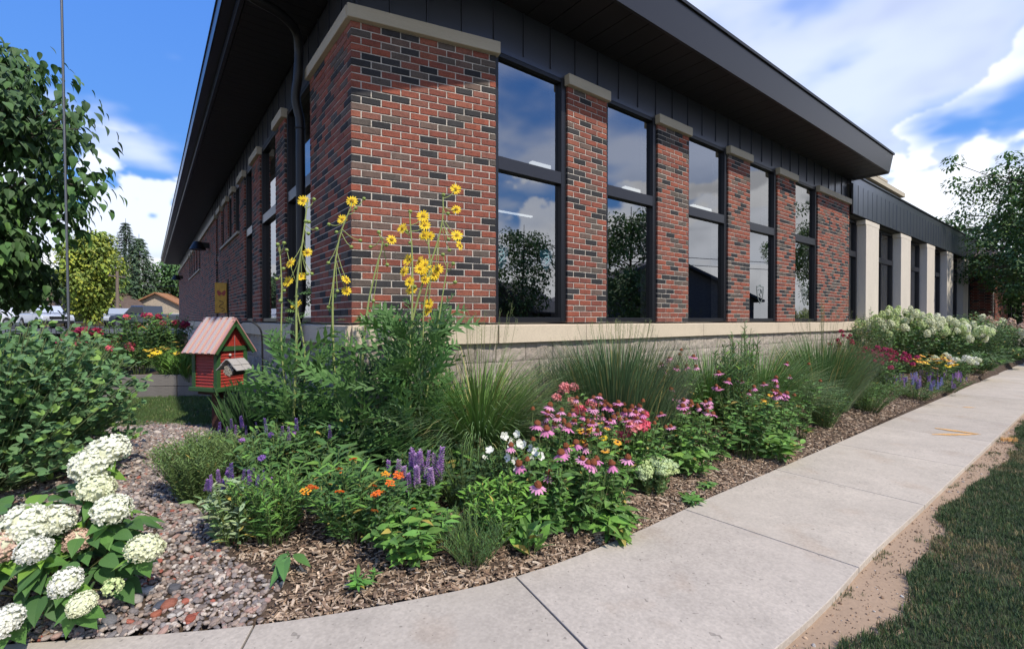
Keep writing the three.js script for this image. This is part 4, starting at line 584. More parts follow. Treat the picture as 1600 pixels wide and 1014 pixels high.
// ---------- the red library box, hook, sign and planter ----------
{
  const red = (k) => std({ color: lin(0.40 * k, 0.036 * k, 0.022 * k), roughness: 0.6, map: grainFine, bumpMap: grainFine, bumpScale: 0.0012 }), green = std({ color: lin(0.035, 0.105, 0.03), roughness: 0.6, map: grainFine });
  const W = 0.35, H = 0.43, y0 = 0.47, p = at(343, 5.2), o = thing('wooden_box_house', 'red clapboard wooden house box with striped metal roof on a brown post', 'garden house', p, 1.22);
  part(o, 'post', rbox(0.12, 0.54, 0.12, 0.01, 0, 0.19, 0), std({ color: lin(0.075, 0.026, 0.017), roughness: 0.9, map: grainBrick })); part(o, 'bracket', box(0.32, 0.035, 0.26, 0, 0.429, 0), std({ color: lin(0.05, 0.024, 0.018), roughness: 0.9 }));
  part(o, 'base', rbox(W + 0.07, 0.045, W + 0.07, 0.006, 0, y0, 0), green);
  part(o, 'carcass', box(W - 0.03, H, W - 0.03, 0, y0 + 0.022 + H / 2, 0), std({ color: lin(0.09, 0.012, 0.01), roughness: 0.8 }));
  const nb = 13, bh = H / nb, reds = [red(1), red(0.9), red(0.8)], clap = (w) => new THREE.BoxGeometry(w, bh * 1.0, 0.014).rotateX(-0.34);
  const cg = clap(W - 0.04);
  for (let s = 0; s < 4; s++) for (let i = 0; i < nb; i++) { const m = part(o, 'clapboard', cg, pick(reds)); const a = s * Math.PI / 2; m.position.set(Math.sin(a) * (W / 2 - 0.008), y0 + 0.022 + bh * (i + 0.5), Math.cos(a) * (W / 2 - 0.008)); m.rotation.y = a; }
  for (const [sx, sz] of [[1, 1], [1, -1], [-1, 1], [-1, -1]]) part(o, 'corner_trim', box(0.045, H + 0.002, 0.045, sx * (W / 2 - 0.012), y0 + 0.023 + H / 2, sz * (W / 2 - 0.012)), green);
  const ye = y0 + 0.022 + H; for (const s of [1, -1]) part(o, 'top_trim', box(W - 0.02, 0.05, 0.03, 0, ye - 0.02, s * (W / 2 + 0.004)), green);
  // gables face +z and -z, the ridge runs along z
  const rise = 0.27, half = W / 2 + 0.015; for (const s of [1, -1]) for (let i = 0; i < 5; i++) { const xa = -half + i * half * 2 / 5, xb = xa + half * 2 / 5 - 0.004, hy = (x) => rise * (1 - Math.abs(x) / half); const sh = new THREE.Shape(); sh.moveTo(xa, 0); sh.lineTo(xb, 0); sh.lineTo(xb, hy(xb)); if (xa < 0 && xb > 0) sh.lineTo(0, rise); sh.lineTo(xa, hy(xa)); part(o, 'gable_board', new THREE.ExtrudeGeometry(sh, { depth: 0.014, bevelEnabled: false }).translate(0, ye + 0.004, s * (W / 2 - 0.01) - 0.007), pick(reds)); }
  const slope = Math.atan2(rise, half), sl = Math.hypot(half, rise) + 0.13, stripe = [std({ color: lin(0.56, 0.30, 0.26), roughness: 0.5, metalness: 0.2 }), std({ color: lin(0.58, 0.46, 0.40), roughness: 0.5, metalness: 0.2 })];
  for (const s of [1, -1]) { const D = W + 0.14, n = 11, panel = new THREE.Group(); panel.name = 'roof_panel'; o.add(panel); for (let i = 0; i < n; i++) { const g = box(sl, 0.01 + (i % 2 ? 0.016 : 0), D / n - 0.001, sl / 2 - 0.012, (i % 2 ? 0.006 : 0), -D / 2 + D / n * (i + 0.5)); g.rotateZ(-slope); if (s < 0) g.rotateY(Math.PI); g.translate(0, ye + rise + 0.03, 0); part(panel, 'metal_rib', g, stripe[i % 2]); } for (const e of [1, -1]) part(panel, 'barge_board', box(sl - 0.03, 0.035, 0.014, sl / 2 - 0.01, -0.026, e * (D / 2 - 0.012)).rotateZ(-slope).rotateY(s < 0 ? Math.PI : 0).translate(0, ye + rise + 0.03, 0), green); }
  part(o, 'knob', new THREE.SphereGeometry(0.014, 10, 8).translate(-0.03, ye - 0.09, W / 2 + 0.012), std({ color: lin(0.6, 0.6, 0.6), roughness: 0.3 }));

  // shepherd's hook and the little insect house on it
  const hp = at(398, 5.35), hk = thing('shepherd_hook', 'black iron shepherd hook curving over behind the red box', 'garden hook', [hp[0], hp[1], hp[2]]);
  const top = 1.5 - hp[1], arc = []; arc.push(V3(0.09, -0.1, 0), V3(0.085, 0.4, 0)); for (let i = 0; i <= 10; i++) { const a = i / 10 * Math.PI; arc.push(V3(-0.08 + 0.155 * Math.cos(a), top - 0.17 + 0.155 * Math.sin(a), 0.04 * i / 10)); } arc.push(V3(-0.235, top - 0.28, 0.05), V3(-0.2, top - 0.35, 0.06), V3(-0.16, top - 0.30, 0.06));
  part(hk, 'rod', new THREE.TubeGeometry(new THREE.CatmullRomCurve3(arc), 70, 0.0095, 7), M.black);
  const bp = at(366, 4.72), bh2 = thing('insect_house', 'tiny weathered white shingled bee house hanging before the red box', 'bee house', [bp[0], bp[1] + 0.73, bp[2]], -0.25);
  const white = std({ color: lin(0.44, 0.42, 0.40), roughness: 0.9, map: grainBrick });
  part(bh2, 'body', new THREE.CylinderGeometry(0.062, 0.062, 0.15, 18).rotateX(Math.PI / 2), std({ color: lin(0.05, 0.035, 0.028), roughness: 0.9 }));
  const tu = []; for (let i = 0; i < 26; i++) { const a = i * 2.4, q = 0.011 * Math.sqrt(i); tu.push(new THREE.TorusGeometry(0.0075, 0.0028, 5, 9).translate(Math.cos(a) * q, Math.sin(a) * q, 0.078)); } part(bh2, 'nesting_tubes', merge(tu), std({ color: lin(0.42, 0.37, 0.30), roughness: 0.9 }), 'stuff');
  for (const s of [1, -1]) for (let i = 0; i < 2; i++) for (let j = 0; j < 2; j++) part(bh2, 'shingle', box(0.085, 0.008, 0.098, 0.05 + 0.072 * i, 0.008 - 0.006 * i, -0.052 + 0.104 * j).rotateZ(-0.72).rotateY(s < 0 ? Math.PI : 0).translate(0, 0.107, 0), white);
  part(bh2, 'wire', bar(V3(0, 0.1, 0), V3(0.0, 0.34, -0.0), 0.003, 4), std({ color: lin(0.2, 0.18, 0.17), roughness: 0.6 }));

  // yellow butterfly board on its post
  const sp = at(347, 6.9), sg = thing('yellow_sign', 'yellow board with a red butterfly on a black post beside the wall', 'sign', sp, 0.35), sy = 1.5 + 0.32 - sp[1];
  part(sg, 'post', bar(V3(0.07, -0.05, 0), V3(0.07, sy + 0.28, 0), 0.012, 8), M.black);
  part(sg, 'board', rbox(0.15, 0.44, 0.05, 0.006, -0.01, sy, 0.03), std({ color: lin(0.50, 0.27, 0.025), roughness: 0.6, map: grainFine }));
  const bf = (s) => { const q = new THREE.Shape(); q.moveTo(0, 0); q.bezierCurveTo(s * 0.03, 0.05, s * 0.06, 0.05, s * 0.055, 0.01); q.bezierCurveTo(s * 0.05, -0.01, s * 0.045, -0.04, s * 0.02, -0.04); q.lineTo(0, -0.01); return new THREE.ExtrudeGeometry(q, { depth: 0.004, bevelEnabled: false }); };
  part(sg, 'butterfly', merge([bf(1), bf(-1)]).translate(0, sy + 0.07, 0.055), std({ color: lin(0.25, 0.03, 0.02), roughness: 0.6 }));
  part(sg, 'painted_curl', tube([V3(-0.03, sy - 0.04, 0.056), V3(0.03, sy - 0.07, 0.056), V3(-0.03, sy - 0.12, 0.056), V3(0.04, sy - 0.17, 0.056), V3(0.0, sy - 0.2, 0.056)], 0.004, 5), M.black);

  // raised timber planter
  const wood = [0.9, 1, 1.12].map((k) => std({ color: lin(0.215 * k, 0.195 * k, 0.175 * k), roughness: 0.95, map: grainBrick })), pl = thing('raised_planter', 'weathered grey timber raised planter behind the red box', 'planter', at(238, 7.2), 0.12);
  for (let r = 0; r < 2; r++) { for (let i = 0; i < 2; i++) part(pl, 'board', rbox(1.49, 0.172, 0.06, 0.006, -0.75 + i * 1.5 + 0.35, 0.09 + r * 0.178 - 0.0, 0), wood[(r + i) % 3]); part(pl, 'board', rbox(0.06, 0.172, 1.6, 0.006, 1.84, 0.09 + r * 0.178, -0.84), wood[r]); part(pl, 'board', rbox(0.06, 0.172, 1.6, 0.006, -1.15, 0.09 + r * 0.178, -0.84), wood[r + 1]); }
  part(pl, 'soil', box(2.9, 0.3, 1.55, 0.35, 0.16, -0.82), M.soil);

  // thin pole with a lean
  const pp = at(109, 4.6), po = thing('metal_pole', 'thin grey metal pole rising out of the bush past the tree', 'pole', pp); part(po, 'shaft', bar(V3(0, 0, 0), V3(-0.075, 5.6, 0), 0.0105, 8), std({ color: lin(0.13, 0.14, 0.16), roughness: 0.5, metalness: 0.6 })); part(po, 'foot', new THREE.CylinderGeometry(0.05, 0.06, 0.05, 12), M.black);
  // low iron fence by the car park
  const fe = thing('iron_fence', 'low black iron fence in front of the parked cars', 'fence', [-14.2, 0.62, -15], 0.25); for (let i = 0; i < 34; i++) part(fe, 'picket', merge([bar(V3(i * 0.13 - 2.2, -0.1, 0), V3(i * 0.13 - 2.2, 0.72, 0), 0.012, 5), new THREE.ConeGeometry(0.02, 0.06, 5).translate(i * 0.13 - 2.2, 0.75, 0)]), M.black); for (const y of [0.12, 0.62]) part(fe, 'rail', box(4.5, 0.03, 0.03, 0, y, 0), M.black);
}

// ---------- the bed beside the sidewalk, from left to right ----------
const lf = (geo, len, count, col, o = {}) => ({ geo, len, count, col, col2: G.fresh, ...o });
R = rng(101);
{ // big false indigo
  const t = thing('false_indigo_bush', 'large blue green bush of small oval leaves filling the left edge', 'bush', at(-35, 3.5)), f = new Foliage(), st = [];
  for (let i = 0; i < 520; i++) {
    const a = R() * 6.283, q = Math.sqrt(R()), rad = 1.03 * q, h = 1.27 * Math.sqrt(Math.max(0.1, 1 - 0.6 * Math.pow(q, 3))) * (q > 0.7 && R() < 0.5 ? rr(0.22, 0.8) : rr(0.78, 1.04)), e = V3(Math.cos(a) * rad, h, Math.sin(a) * rad), c = new THREE.QuadraticBezierCurve3(V3(e.x * 0.18, 0, e.z * 0.18), V3(e.x * 0.75, h * 0.72, e.z * 0.75), e); st.push(new THREE.TubeGeometry(c, 5, 0.0035, 4));
    const p = V3(); for (let j = 0; j < 11; j++) { const u = lerp(0.22, 1, (j + R()) / 11); c.getPoint(u, p); const g = a + j * 2.4 + R(), sd = around(g, 0.25), base = p.clone().addScaledVector(sd, 0.025), col = R() < 0.16 ? lin(0.14, 0.22, 0.06) : lin(0.075, 0.145, 0.072); for (const k of [-0.75, 0, 0.75]) { const d = around(g + k, 0.35 + rr(-0.6, 0.8)); f.add(base, d, V3(rr(-0.7, 1.0), 0.6, rr(-0.3, 1.1)), rr(0.046, 0.074) * (u > 0.94 ? 0.8 : 1), vary(col, 0.22)); } }
  }
  part(t, 'stems', merge(st), stemMat(lin(0.13, 0.17, 0.07)), 'stuff'); f.build(t, LEAF.oval, { keep: 300 });
}
{ // mophead hydrangea
  const t = thing('hydrangea_bush', 'low hydrangea with big round cream white heads beside the gravel', 'bush', at(70, 2.52)), f = new Foliage(), st = [], o = t.position;
  const heads = [[35, 822, 2.28, 1.02, 'ivory'], [80, 815, 2.36, 0.88, 'ivory'], [48, 861, 2.2, 0.70, 'white'], [116, 846, 2.42, 0.68, 'blush'], [172, 797, 2.42, 0.92, 'ivory'], [223, 858, 2.36, 0.80, 'cream'], [166, 704, 2.66, 0.98, 'ivory'], [140, 728, 2.6, 1.05, 'ivory'], [148, 765, 2.5, 0.82, 'cream'], [98, 912, 2.22, 0.64, 'white'], [123, 946, 2.16, 0.60, 'cream'], [0, 975, 2.05, 0.66, 'white'], [-8, 856, 2.2, 0.85, 'blush'], [60, 838, 2.5, 0.8, 'ivory']];
  heads.forEach(([px, py, dep, s, c], i) => { const p = V3((px - 800) / LENS * dep, EYE + (500 - py) / LENS * dep, -dep).sub(o); const m = part(t, 'flower_head', BALL[i % 3], PET[c]); m.position.copy(p); m.scale.set(s * rr(0.9, 1.14), s * rr(0.78, 1.02), s * rr(0.88, 1.1)); m.rotation.set(rr(-0.5, 0.9), R() * 6, rr(-0.4, 0.4)); part(m, 'heart', new THREE.IcosahedronGeometry(0.078, 2), std({ color: lin(0.58, 0.60, 0.44), roughness: 0.9 })); st.push(tube([V3(p.x * 0.2, 0, p.z * 0.2), V3(p.x * 0.75, p.y * 0.6, p.z * 0.75), p], 0.0045, 5)); for (let k = 0; k < 7; k++) { const a = k * 0.9 + R(), b = p.clone().multiplyScalar(rr(0.86, 0.98)); b.y -= 0.05 * s; f.add(b, around(a, rr(-0.9, 0.2)), V3(rr(-0.3, 0.3), 1, rr(-0.1, 0.6)), rr(0.09, 0.135), vary(R() < 0.25 ? lin(0.115, 0.22, 0.03) : lin(0.055, 0.13, 0.028), 0.2)); } });
  { const p = V3((172 - 800) / LENS * 2.27, EYE - 419 / LENS * 2.27, -2.27).sub(o); const m = part(t, 'flower_head', SMALLBALL, PET.lime); m.position.copy(p); m.scale.setScalar(0.85); st.push(tube([V3(p.x * 0.3, 0.05, p.z * 0.3), V3(p.x * 0.8, p.y * 0.7, p.z * 0.8), p], 0.004, 5)); }
  for (let i = 0; i < 330; i++) { const a = R() * 6.28, q = Math.sqrt(R()), e = V3(Math.cos(a) * 0.5 * q, rr(0.08, 0.62) * (1 - 0.45 * q), Math.sin(a) * 0.34 * q + 0.02); if (i < 60) st.push(tube([V3(e.x * 0.3, 0, e.z * 0.3), V3(e.x * 0.7, e.y * 0.6, e.z * 0.7), e], 0.003, 4)); f.add(e, around(a + rr(-0.6, 0.6), rr(-0.7, 0.25)), V3(rr(-0.3, 0.3), 1, rr(0, 0.6)), rr(0.08, 0.135), vary(R() < 0.12 ? lin(0.12, 0.22, 0.03) : lin(0.042, 0.105, 0.028), 0.22)); }
  part(t, 'stems', merge(st), stemMat(lin(0.14, 0.14, 0.05)), 'stuff'); f.build(t, LEAF.ovate, { keep: 300 });
}
const weak = { vary: 0.22 };
herb('aromatic_mound', 'rounded soft green mound of fine leaves beside the gravel path', 'plant', 312, 3.5, { n: 340, h: 0.50, r: 0.34, foot: 0.4, stem: 0.0016, leaf: lf(LEAF.thin, 0.042, 30, lin(0.10, 0.15, 0.055), { up: 0.5, lift: 0.4, wide: 1.6, from: 0.05, ...weak, col2: lin(0.13, 0.2, 0.06) }) });
{ const t = thing('iris_clump', 'dark upright sword leaves growing behind the brown post', 'plant', at(412, 4.9)), f = new Foliage(); for (let i = 0; i < 240; i++) { const a = R() * 6.28, q = Math.sqrt(R()) * 0.28; f.add(V3(Math.cos(a) * q * 1.2, -0.03, Math.sin(a) * q), around(a, rr(1.05, 1.5)), around(R() * 6), rr(0.35, 0.7), vary(lin(0.03, 0.075, 0.024), 0.3), 0.45); } f.build(t, LEAF.spear, { keep: 60 }); }
herb('speedwell', 'silvery grey leaved plant with violet spikes at the gravel edge', 'plant', 366, 2.92, { n: 60, h: 0.42, r: 0.23, leaf: lf(LEAF.lance, 0.075, 12, G.grey, { wide: 1.2, keep: 60, col2: lin(0.12, 0.19, 0.08), yellow: 0.35 }), flower: spikes(0.28, [PET.purple, PET.lilac], 0.75) });
herb('narrow_leaf_herb', 'bushy fresh green plant of narrow leaves above bare soil', 'plant', 425, 2.95, { n: 66, h: 0.5, r: 0.26, leaf: lf(LEAF.lance, 0.078, 22, lin(0.065, 0.14, 0.03), { up: 0.55, yellow: 0.3, keep: 100, taper: 0.3, wide: 0.8 }) });
{ const t = thing('broad_leaf_weed', 'few broad arching leaves drooping onto the mulch edge', 'plant', at(447, 2.66)), f = new Foliage(); for (const [a, l] of [[1.2, 0.18], [1.9, 0.16], [0.5, 0.13], [2.9, 0.12], [1.5, 0.12]]) f.add(V3(rr(-0.03, 0.03), rr(0.08, 0.14), rr(-0.02, 0.02)), around(a, rr(-0.5, 0.1)), V3(0, 1, 0.4), l, vary(lin(0.05, 0.125, 0.04), 0.2)); part(t, 'stems', merge([tube([V3(0, -0.05, 0), V3(0.01, 0.06, 0), V3(0, 0.13, 0)], 0.004, 5)]), stemMat(G.olive), 'stuff'); f.build(t, LEAF.broad, { keep: 20 }); }
herb('betony', 'tall green herb with round purple heads behind the silvery plant', 'plant', 420, 3.45, { n: 80, h: 0.55, r: 0.34, leaf: lf(LEAF.lance, 0.08, 13, lin(0.06, 0.125, 0.035), { keep: 60 }), flower: clusters(0.1, POM, [PET.lilac, PET.purple], 0.6, 'flower_head') });
herb('hyssop', 'dark green herb with slim violet spikes before the compass plants', 'plant', 470, 3.75, { n: 60, h: 0.56, r: 0.33, leaf: lf(LEAF.lance, 0.085, 15, lin(0.043, 0.10, 0.028), { keep: 40 }), flower: spikes(0.12, [PET.purple, PET.lilac], 0.8) });
herb('catmint', 'grey green filler with pale violet spikes between mound and post', 'plant', 362, 3.9, { n: 60, h: 0.40, r: 0.3, leaf: lf(LEAF.lance, 0.05, 16, lin(0.075, 0.135, 0.05), { keep: 0 }), flower: spikes(0.2, [PET.lilac, PET.purple], 0.7) });
herb('butterfly_weed', 'bushy plant with flat orange flower clusters near the mulch', 'plant', 555, 3.0, { n: 84, h: 0.5, r: 0.34, leaf: lf(LEAF.thin, 0.088, 24, lin(0.05, 0.115, 0.028), { wide: 1.9, keep: 100, up: 0.3, yellow: 0.18 }), flower: clusters(0.17, UMBEL, [PET.orange, PET.gold, PET.orange], 0.95) });
herb('butterfly_weed', 'small half hidden plant with a few orange clusters under the pink spikes', 'plant', 608, 2.92, { n: 30, h: 0.43, r: 0.17, leaf: lf(LEAF.thin, 0.08, 20, lin(0.05, 0.115, 0.028), { wide: 1.9, keep: 40 }), flower: clusters(0.2, UMBEL, [PET.orange, PET.gold], 0.6) });
herb('leafy_phlox', 'short bright green plant of broad drooping leaves at the bed front', 'plant', 645, 2.83, { n: 48, h: 0.34, r: 0.24, leaf: lf(LEAF.broad, 0.09, 13, lin(0.085, 0.175, 0.035), { keep: 150, yellow: 0.3, up: 0.1 }) });
herb('pink_speedwell', 'plant with dense lilac pink flower spikes in the bed front', 'plant', 652, 3.2, { n: 40, h: 0.40, r: 0.2, leaf: lf(LEAF.lance, 0.085, 14, lin(0.06, 0.13, 0.03), { keep: 50 }), flower: spikes(0.48, [PET.lilac, petal(lin(0.46, 0.27, 0.50))], 1.25) });
herb('cranesbill', 'dark dense low bush of small cut leaves before the big grass', 'plant', 728, 3.45, { n: 130, h: 0.5, r: 0.36, leaf: lf(LEAF.lobed, 0.065, 9, lin(0.042, 0.085, 0.034), { keep: 60, up: 0.2, vary: 0.3 }) });
herb('rosemary_mound', 'low feathery blue green mound at the front of the bed', 'plant', 740, 2.87, { n: 130, h: 0.32, r: 0.3, stem: 0.0018, leaf: lf(LEAF.needle, 0.035, 30, lin(0.062, 0.125, 0.045), { up: 0.7, lift: 0.6, wide: 1.5 }) });
herb('aster', 'bright yellow green leafy aster in front of the white bellflowers', 'plant', 782, 3.05, { n: 60, h: 0.46, r: 0.24, leaf: lf(LEAF.lance, 0.07, 20, lin(0.11, 0.215, 0.03), { keep: 90, yellow: 0.3, up: 0.5 }) });
herb('large_leaf_dock', 'clump of long upright pale green leaves by the mulch', 'plant', 828, 2.97, { n: 8, h: 0.2, r: 0.1, leaf: lf(LEAF.broad, 0.19, 4, lin(0.075, 0.16, 0.04), { keep: 34, up: 0.8, wide: 0.8 }) });
herb('balloon_flower', 'plant with white bell shaped flowers beside the pink coneflowers', 'plant', 800, 3.35, { n: 40, h: 0.62, r: 0.22, leaf: lf(LEAF.lance, 0.06, 15, lin(0.062, 0.13, 0.035), { keep: 40 }), flower: (t, tips) => { tips.forEach((tp, i) => { if (i % 2) return; head(t, 'flower', HEADS.star, PET.white, tp.p, V3(rr(-1, 1), 0.3, rr(0.2, 1)), rr(0.85, 1.2)); }); } });
const coneLeaf = (o = {}) => lf(LEAF.broad, 0.105, 11, lin(0.062, 0.135, 0.028), { keep: 90, up: 0.15, yellow: 0.2, taper: 0.35, ...o });
const CF = 'coneflower clumps along the bed';
const cones = [
  [846, 3.2, 0.66, 0.17, 26, 'leafy pink coneflower clump next to the white bellflowers'], [893, 3.28, 0.62, 0.17, 26, 'front coneflower clump with yellow daisies to its right'], [868, 3.6, 0.74, 0.22, 28, 'pink coneflowers rising just right of the big fountain grass'], [950, 3.42, 0.60, 0.16, 20, 'coneflower clump just left of the pale stonecrop'],
  [918, 3.85, 0.78, 0.22, 30, 'dense pink coneflower heads in front of the block wall'], [960, 4.0, 0.76, 0.22, 30, 'pink coneflowers at the foot of the upright blue grass'], [1008, 4.15, 0.74, 0.2, 22, 'pink coneflowers mixed with coral phlox heads'], [1062, 4.5, 0.78, 0.22, 18, 'loose pink coneflowers right of the coral phlox'],
  [1068, 5.2, 1.08, 0.27, 26, 'tall pink coneflowers against the stone base of the wall'], [1118, 4.75, 0.62, 0.2, 12, 'short coneflower clump above the open mulch'], [1165, 4.95, 0.95, 0.26, 30, 'coneflowers in front of the tall leafy spire'], [1215, 5.2, 0.9, 0.24, 26, 'coneflowers with orange daisies right of the leafy spire'], [1250, 5.7, 1.0, 0.22, 12, 'sparse tall coneflowers before the far grass clump'],
];
cones.forEach(([px, dep, h, r, n, label], i) => herb('coneflower', label, 'flower', px, dep, { group: CF, n: Math.round(n * 1.5), h: h * 0.88, r: r * 1.25, leaf: coneLeaf(i === 1 || i === 0 ? { keep: 140, count: 14 } : { keep: 50 }), flower: coneflowers(i < 2 ? 0.17 : i === 3 ? 0.12 : i > 8 ? 0.3 : 0.5, 0.07, i < 4 ? 1.45 : 1.25) }));
herb('coral_phlox', 'coral red phlox heads amid the pink coneflowers', 'flower', 1000, 3.98, { n: 20, h: 0.68, r: 0.17, leaf: coneLeaf({ keep: 20 }), flower: clusters(0.42, POM, [PET.coral, PET.salmon], 1.35, 'flower_head') });
herb('coral_phlox', 'salmon phlox behind the coneflowers near the fountain grass', 'flower', 892, 4.25, { n: 22, h: 0.86, r: 0.24, leaf: coneLeaf({ keep: 10 }), flower: clusters(0.5, POM, [PET.coral, PET.salmon], 1.2, 'flower_head') });
herb('black_eyed_daisy', 'golden orange daisies among the pink coneflowers', 'flower', 928, 3.52, { n: 24, h: 0.66, r: 0.17, leaf: coneLeaf({ keep: 20 }), flower: daisies(0.7, [PET.gold, PET.yellow], 0.04) });
herb('narrow_goldenrod', 'dense dark upright stems of tiny leaves in the coneflower mass', 'plant', 925, 3.3, { n: 46, h: 0.58, r: 0.15, leaf: lf(LEAF.thin, 0.045, 30, lin(0.045, 0.10, 0.026), { wide: 1.5, up: 0.6 }) });
herb('fern_leaf_filler', 'arching bright leaves spilling onto the mulch below the coneflowers', 'plant', 955, 3.27, { n: 26, h: 0.24, r: 0.17, leaf: lf(LEAF.broad, 0.12, 9, lin(0.095, 0.19, 0.03), { keep: 120, yellow: 0.4, up: 0.0 }) });
{ const t = herb('stonecrop', 'pale yellow green stonecrop dome beside the mulch', 'plant', 1020, 3.98, { n: 76, h: 0.3, r: 0.2, foot: 0.5, leaf: lf(LEAF.oval, 0.045, 9, lin(0.10, 0.17, 0.075), { keep: 60 }), flower: clusters(0.95, [SEDUM], [PET.lime, petal(lin(0.55, 0.66, 0.38), 0.15)], 0.8, 'flower_head') }); void t; }
grassClump('wide fountain grass spilling over right of the yellow sunflowers', 748, 4.3, 1.15, 0.5, 3600, lin(0.095, 0.165, 0.045), { low: 0.82, foot: 0.5, blades: [BLADES[1], ARCHED[0], BLADES[2], ARCHED[1], ARCHED[2]], plumes: 26, plumeTop: 1.25 });
grassClump('upright blue green grass before the stone base under the second window', 965, 5.0, 1.2, 0.62, 3200, lin(0.062, 0.108, 0.056), { blades: UPRIGHT, low: 1.22, foot: 0.8, plumes: 34, plumeTop: 1.1 });
grassClump('soft yellow green grass left of the leafy spire', 1108, 6.0, 1.1, 0.5, 1700, lin(0.09, 0.165, 0.05), { low: 0.9 });
grassClump('rounded green grass mound right of the leafy spire', 1190, 6.4, 1.15, 0.62, 2600, lin(0.082, 0.155, 0.045), { low: 0.75, blades: [BLADES[1], ARCHED[0], BLADES[2], ARCHED[1]] });
grassClump('tall feathery grass in front of the wide brick end pier', 1284, 7.3, 1.2, 0.6, 2400, lin(0.068, 0.125, 0.045), { blades: UPRIGHT, low: 1.05, foot: 0.6, plumes: 30, plumeTop: 1.4 });
herb('leafy_spire', 'tall dark spire of narrow leaves standing over the coneflowers', 'plant', 1150, 5.15, { n: 34, h: 1.22, r: 0.23, dome: 0.6, leaf: lf(LEAF.lance, 0.075, 44, lin(0.048, 0.098, 0.034), { up: 0.6, wide: 0.75, keep: 80 }) });
herb('leafy_spire', 'pale leafy stems reaching the sill beside the leafy spire', 'plant', 1163, 5.75, { n: 20, h: 1.38, r: 0.25, dome: 0.5, leaf: lf(LEAF.thin, 0.08, 40, lin(0.085, 0.14, 0.06), { up: 0.7, wide: 1.5 }) });
herb('toothed_lily', 'cluster of bright arching leaves at the bed edge below coneflowers', 'plant', 1212, 5.0, { n: 30, h: 0.3, r: 0.25, leaf: lf(LEAF.broad, 0.13, 8, lin(0.09, 0.18, 0.03), { keep: 110, yellow: 0.35, up: 0.2 }) });
herb('toothed_lily', 'low bright leaves behind the open mulch right of the stonecrop', 'plant', 1080, 4.4, { n: 26, h: 0.3, r: 0.24, leaf: lf(LEAF.broad, 0.12, 8, lin(0.085, 0.165, 0.03), { keep: 80, yellow: 0.3, up: 0.2 }) });
herb('black_eyed_daisy', 'small orange daisies beside the far coneflowers', 'flower', 1205, 5.05, { n: 14, h: 0.72, r: 0.16, leaf: coneLeaf({ keep: 10 }), flower: daisies(0.6, [PET.gold, PET.yellow], 0.04) });
herb('aster_hedge', 'dense dark fine leaved bush left of the red bee balm', 'bush', 1287, 6.35, { n: 130, h: 0.62, r: 0.36, leaf: lf(LEAF.thin, 0.05, 26, lin(0.046, 0.10, 0.034), { wide: 1.6 }) });
herb('aster_hedge', 'rounded fine leaved mound between the dark bush and the catmint', 'bush', 1355, 7.35, { n: 150, h: 0.52, r: 0.5, leaf: lf(LEAF.thin, 0.055, 24, lin(0.066, 0.128, 0.045), { wide: 1.6 }) });
herb('bee_balm', 'bee balm with crimson heads below the white panicles', 'flower', 1372, 8.4, { n: 120, h: 0.92, r: 0.55, leaf: lf(LEAF.lance, 0.085, 12, lin(0.052, 0.11, 0.03), { wide: 1.3 }), flower: clusters(0.7, POM, [PET.red, PET.magenta], 1.05, 'flower_head') });
herb('bee_balm', 'few dark red bee balm heads against the stone base', 'flower', 1322, 9.2, { n: 16, h: 1.02, r: 0.3, leaf: lf(LEAF.lance, 0.085, 10, lin(0.055, 0.11, 0.03), {}), flower: clusters(0.8, POM, [PET.red], 1.0, 'flower_head') });
herb('yellow_yarrow', 'small pale yellow flower plant left of the bee balm', 'flower', 1318, 8.0, { n: 26, h: 0.66, r: 0.2, leaf: lf(LEAF.thin, 0.06, 16, lin(0.09, 0.15, 0.04), {}), flower: clusters(0.7, [UMBEL[0]], [petal(lin(0.62, 0.55, 0.12))], 0.9) });
grassClump('dry reddish grass tuft at the start of the wing', 1342, 10.3, 0.95, 0.35, 420, lin(0.26, 0.17, 0.10), { low: 1.15, foot: 0.8 });
const panicle = (label, px, dep, h, r, n, share, mats, s = 1, kl = 0) => herb('panicle_hydrangea', label, 'bush', px, dep, { n, h, r, stem: 0.005, leaf: lf(LEAF.ovate, 0.11, 9, lin(0.045, 0.10, 0.026), { keep: kl }), flower: clusters(share, PANICLE, mats, s, 'flower_head') });
panicle('hydrangea shrub with lime white panicles before the first stone pier', 1408, 11.0, 1.45, 0.85, 150, 0.75, [PET.cream, PET.lime], 0.8);
panicle('hydrangea shrub with creamy panicles before the second stone pier', 1462, 11.6, 1.32, 1.0, 190, 0.7, [PET.cream, PET.ivory, PET.lime], 0.85);
herb('dark_shrub', 'dark upright shrub between the brick pier and the panicles', 'bush', 1365, 10.2, { n: 70, h: 1.45, r: 0.5, leaf: lf(LEAF.lance, 0.08, 22, lin(0.036, 0.08, 0.026), {}) });
herb('white_phlox', 'low white flowered shrub at the walk below the panicles', 'bush', 1494, 10.6, { n: 60, h: 0.62, r: 0.45, leaf: lf(LEAF.lance, 0.09, 14, lin(0.05, 0.105, 0.03), {}), flower: clusters(0.4, [SMALLBALL], [PET.white, PET.cream], 1.3, 'flower_head') });
herb('black_eyed_daisy', 'drift of golden daisies under the panicle hydrangea', 'flower', 1460, 9.5, { n: 46, h: 0.68, r: 0.42, leaf: lf(LEAF.lance, 0.085, 12, lin(0.06, 0.12, 0.03), {}), flower: daisies(0.9, [PET.gold, PET.yellow], 0.05, 'susan', 1.7) });
herb('catmint', 'low blue violet catmint at the sidewalk edge', 'flower', 1432, 8.5, { n: 110, h: 0.34, r: 0.55, leaf: lf(LEAF.lance, 0.045, 16, lin(0.065, 0.11, 0.05), {}), flower: spikes(0.4, [PET.purple, petal(lin(0.2, 0.2, 0.5))], 1.0) });
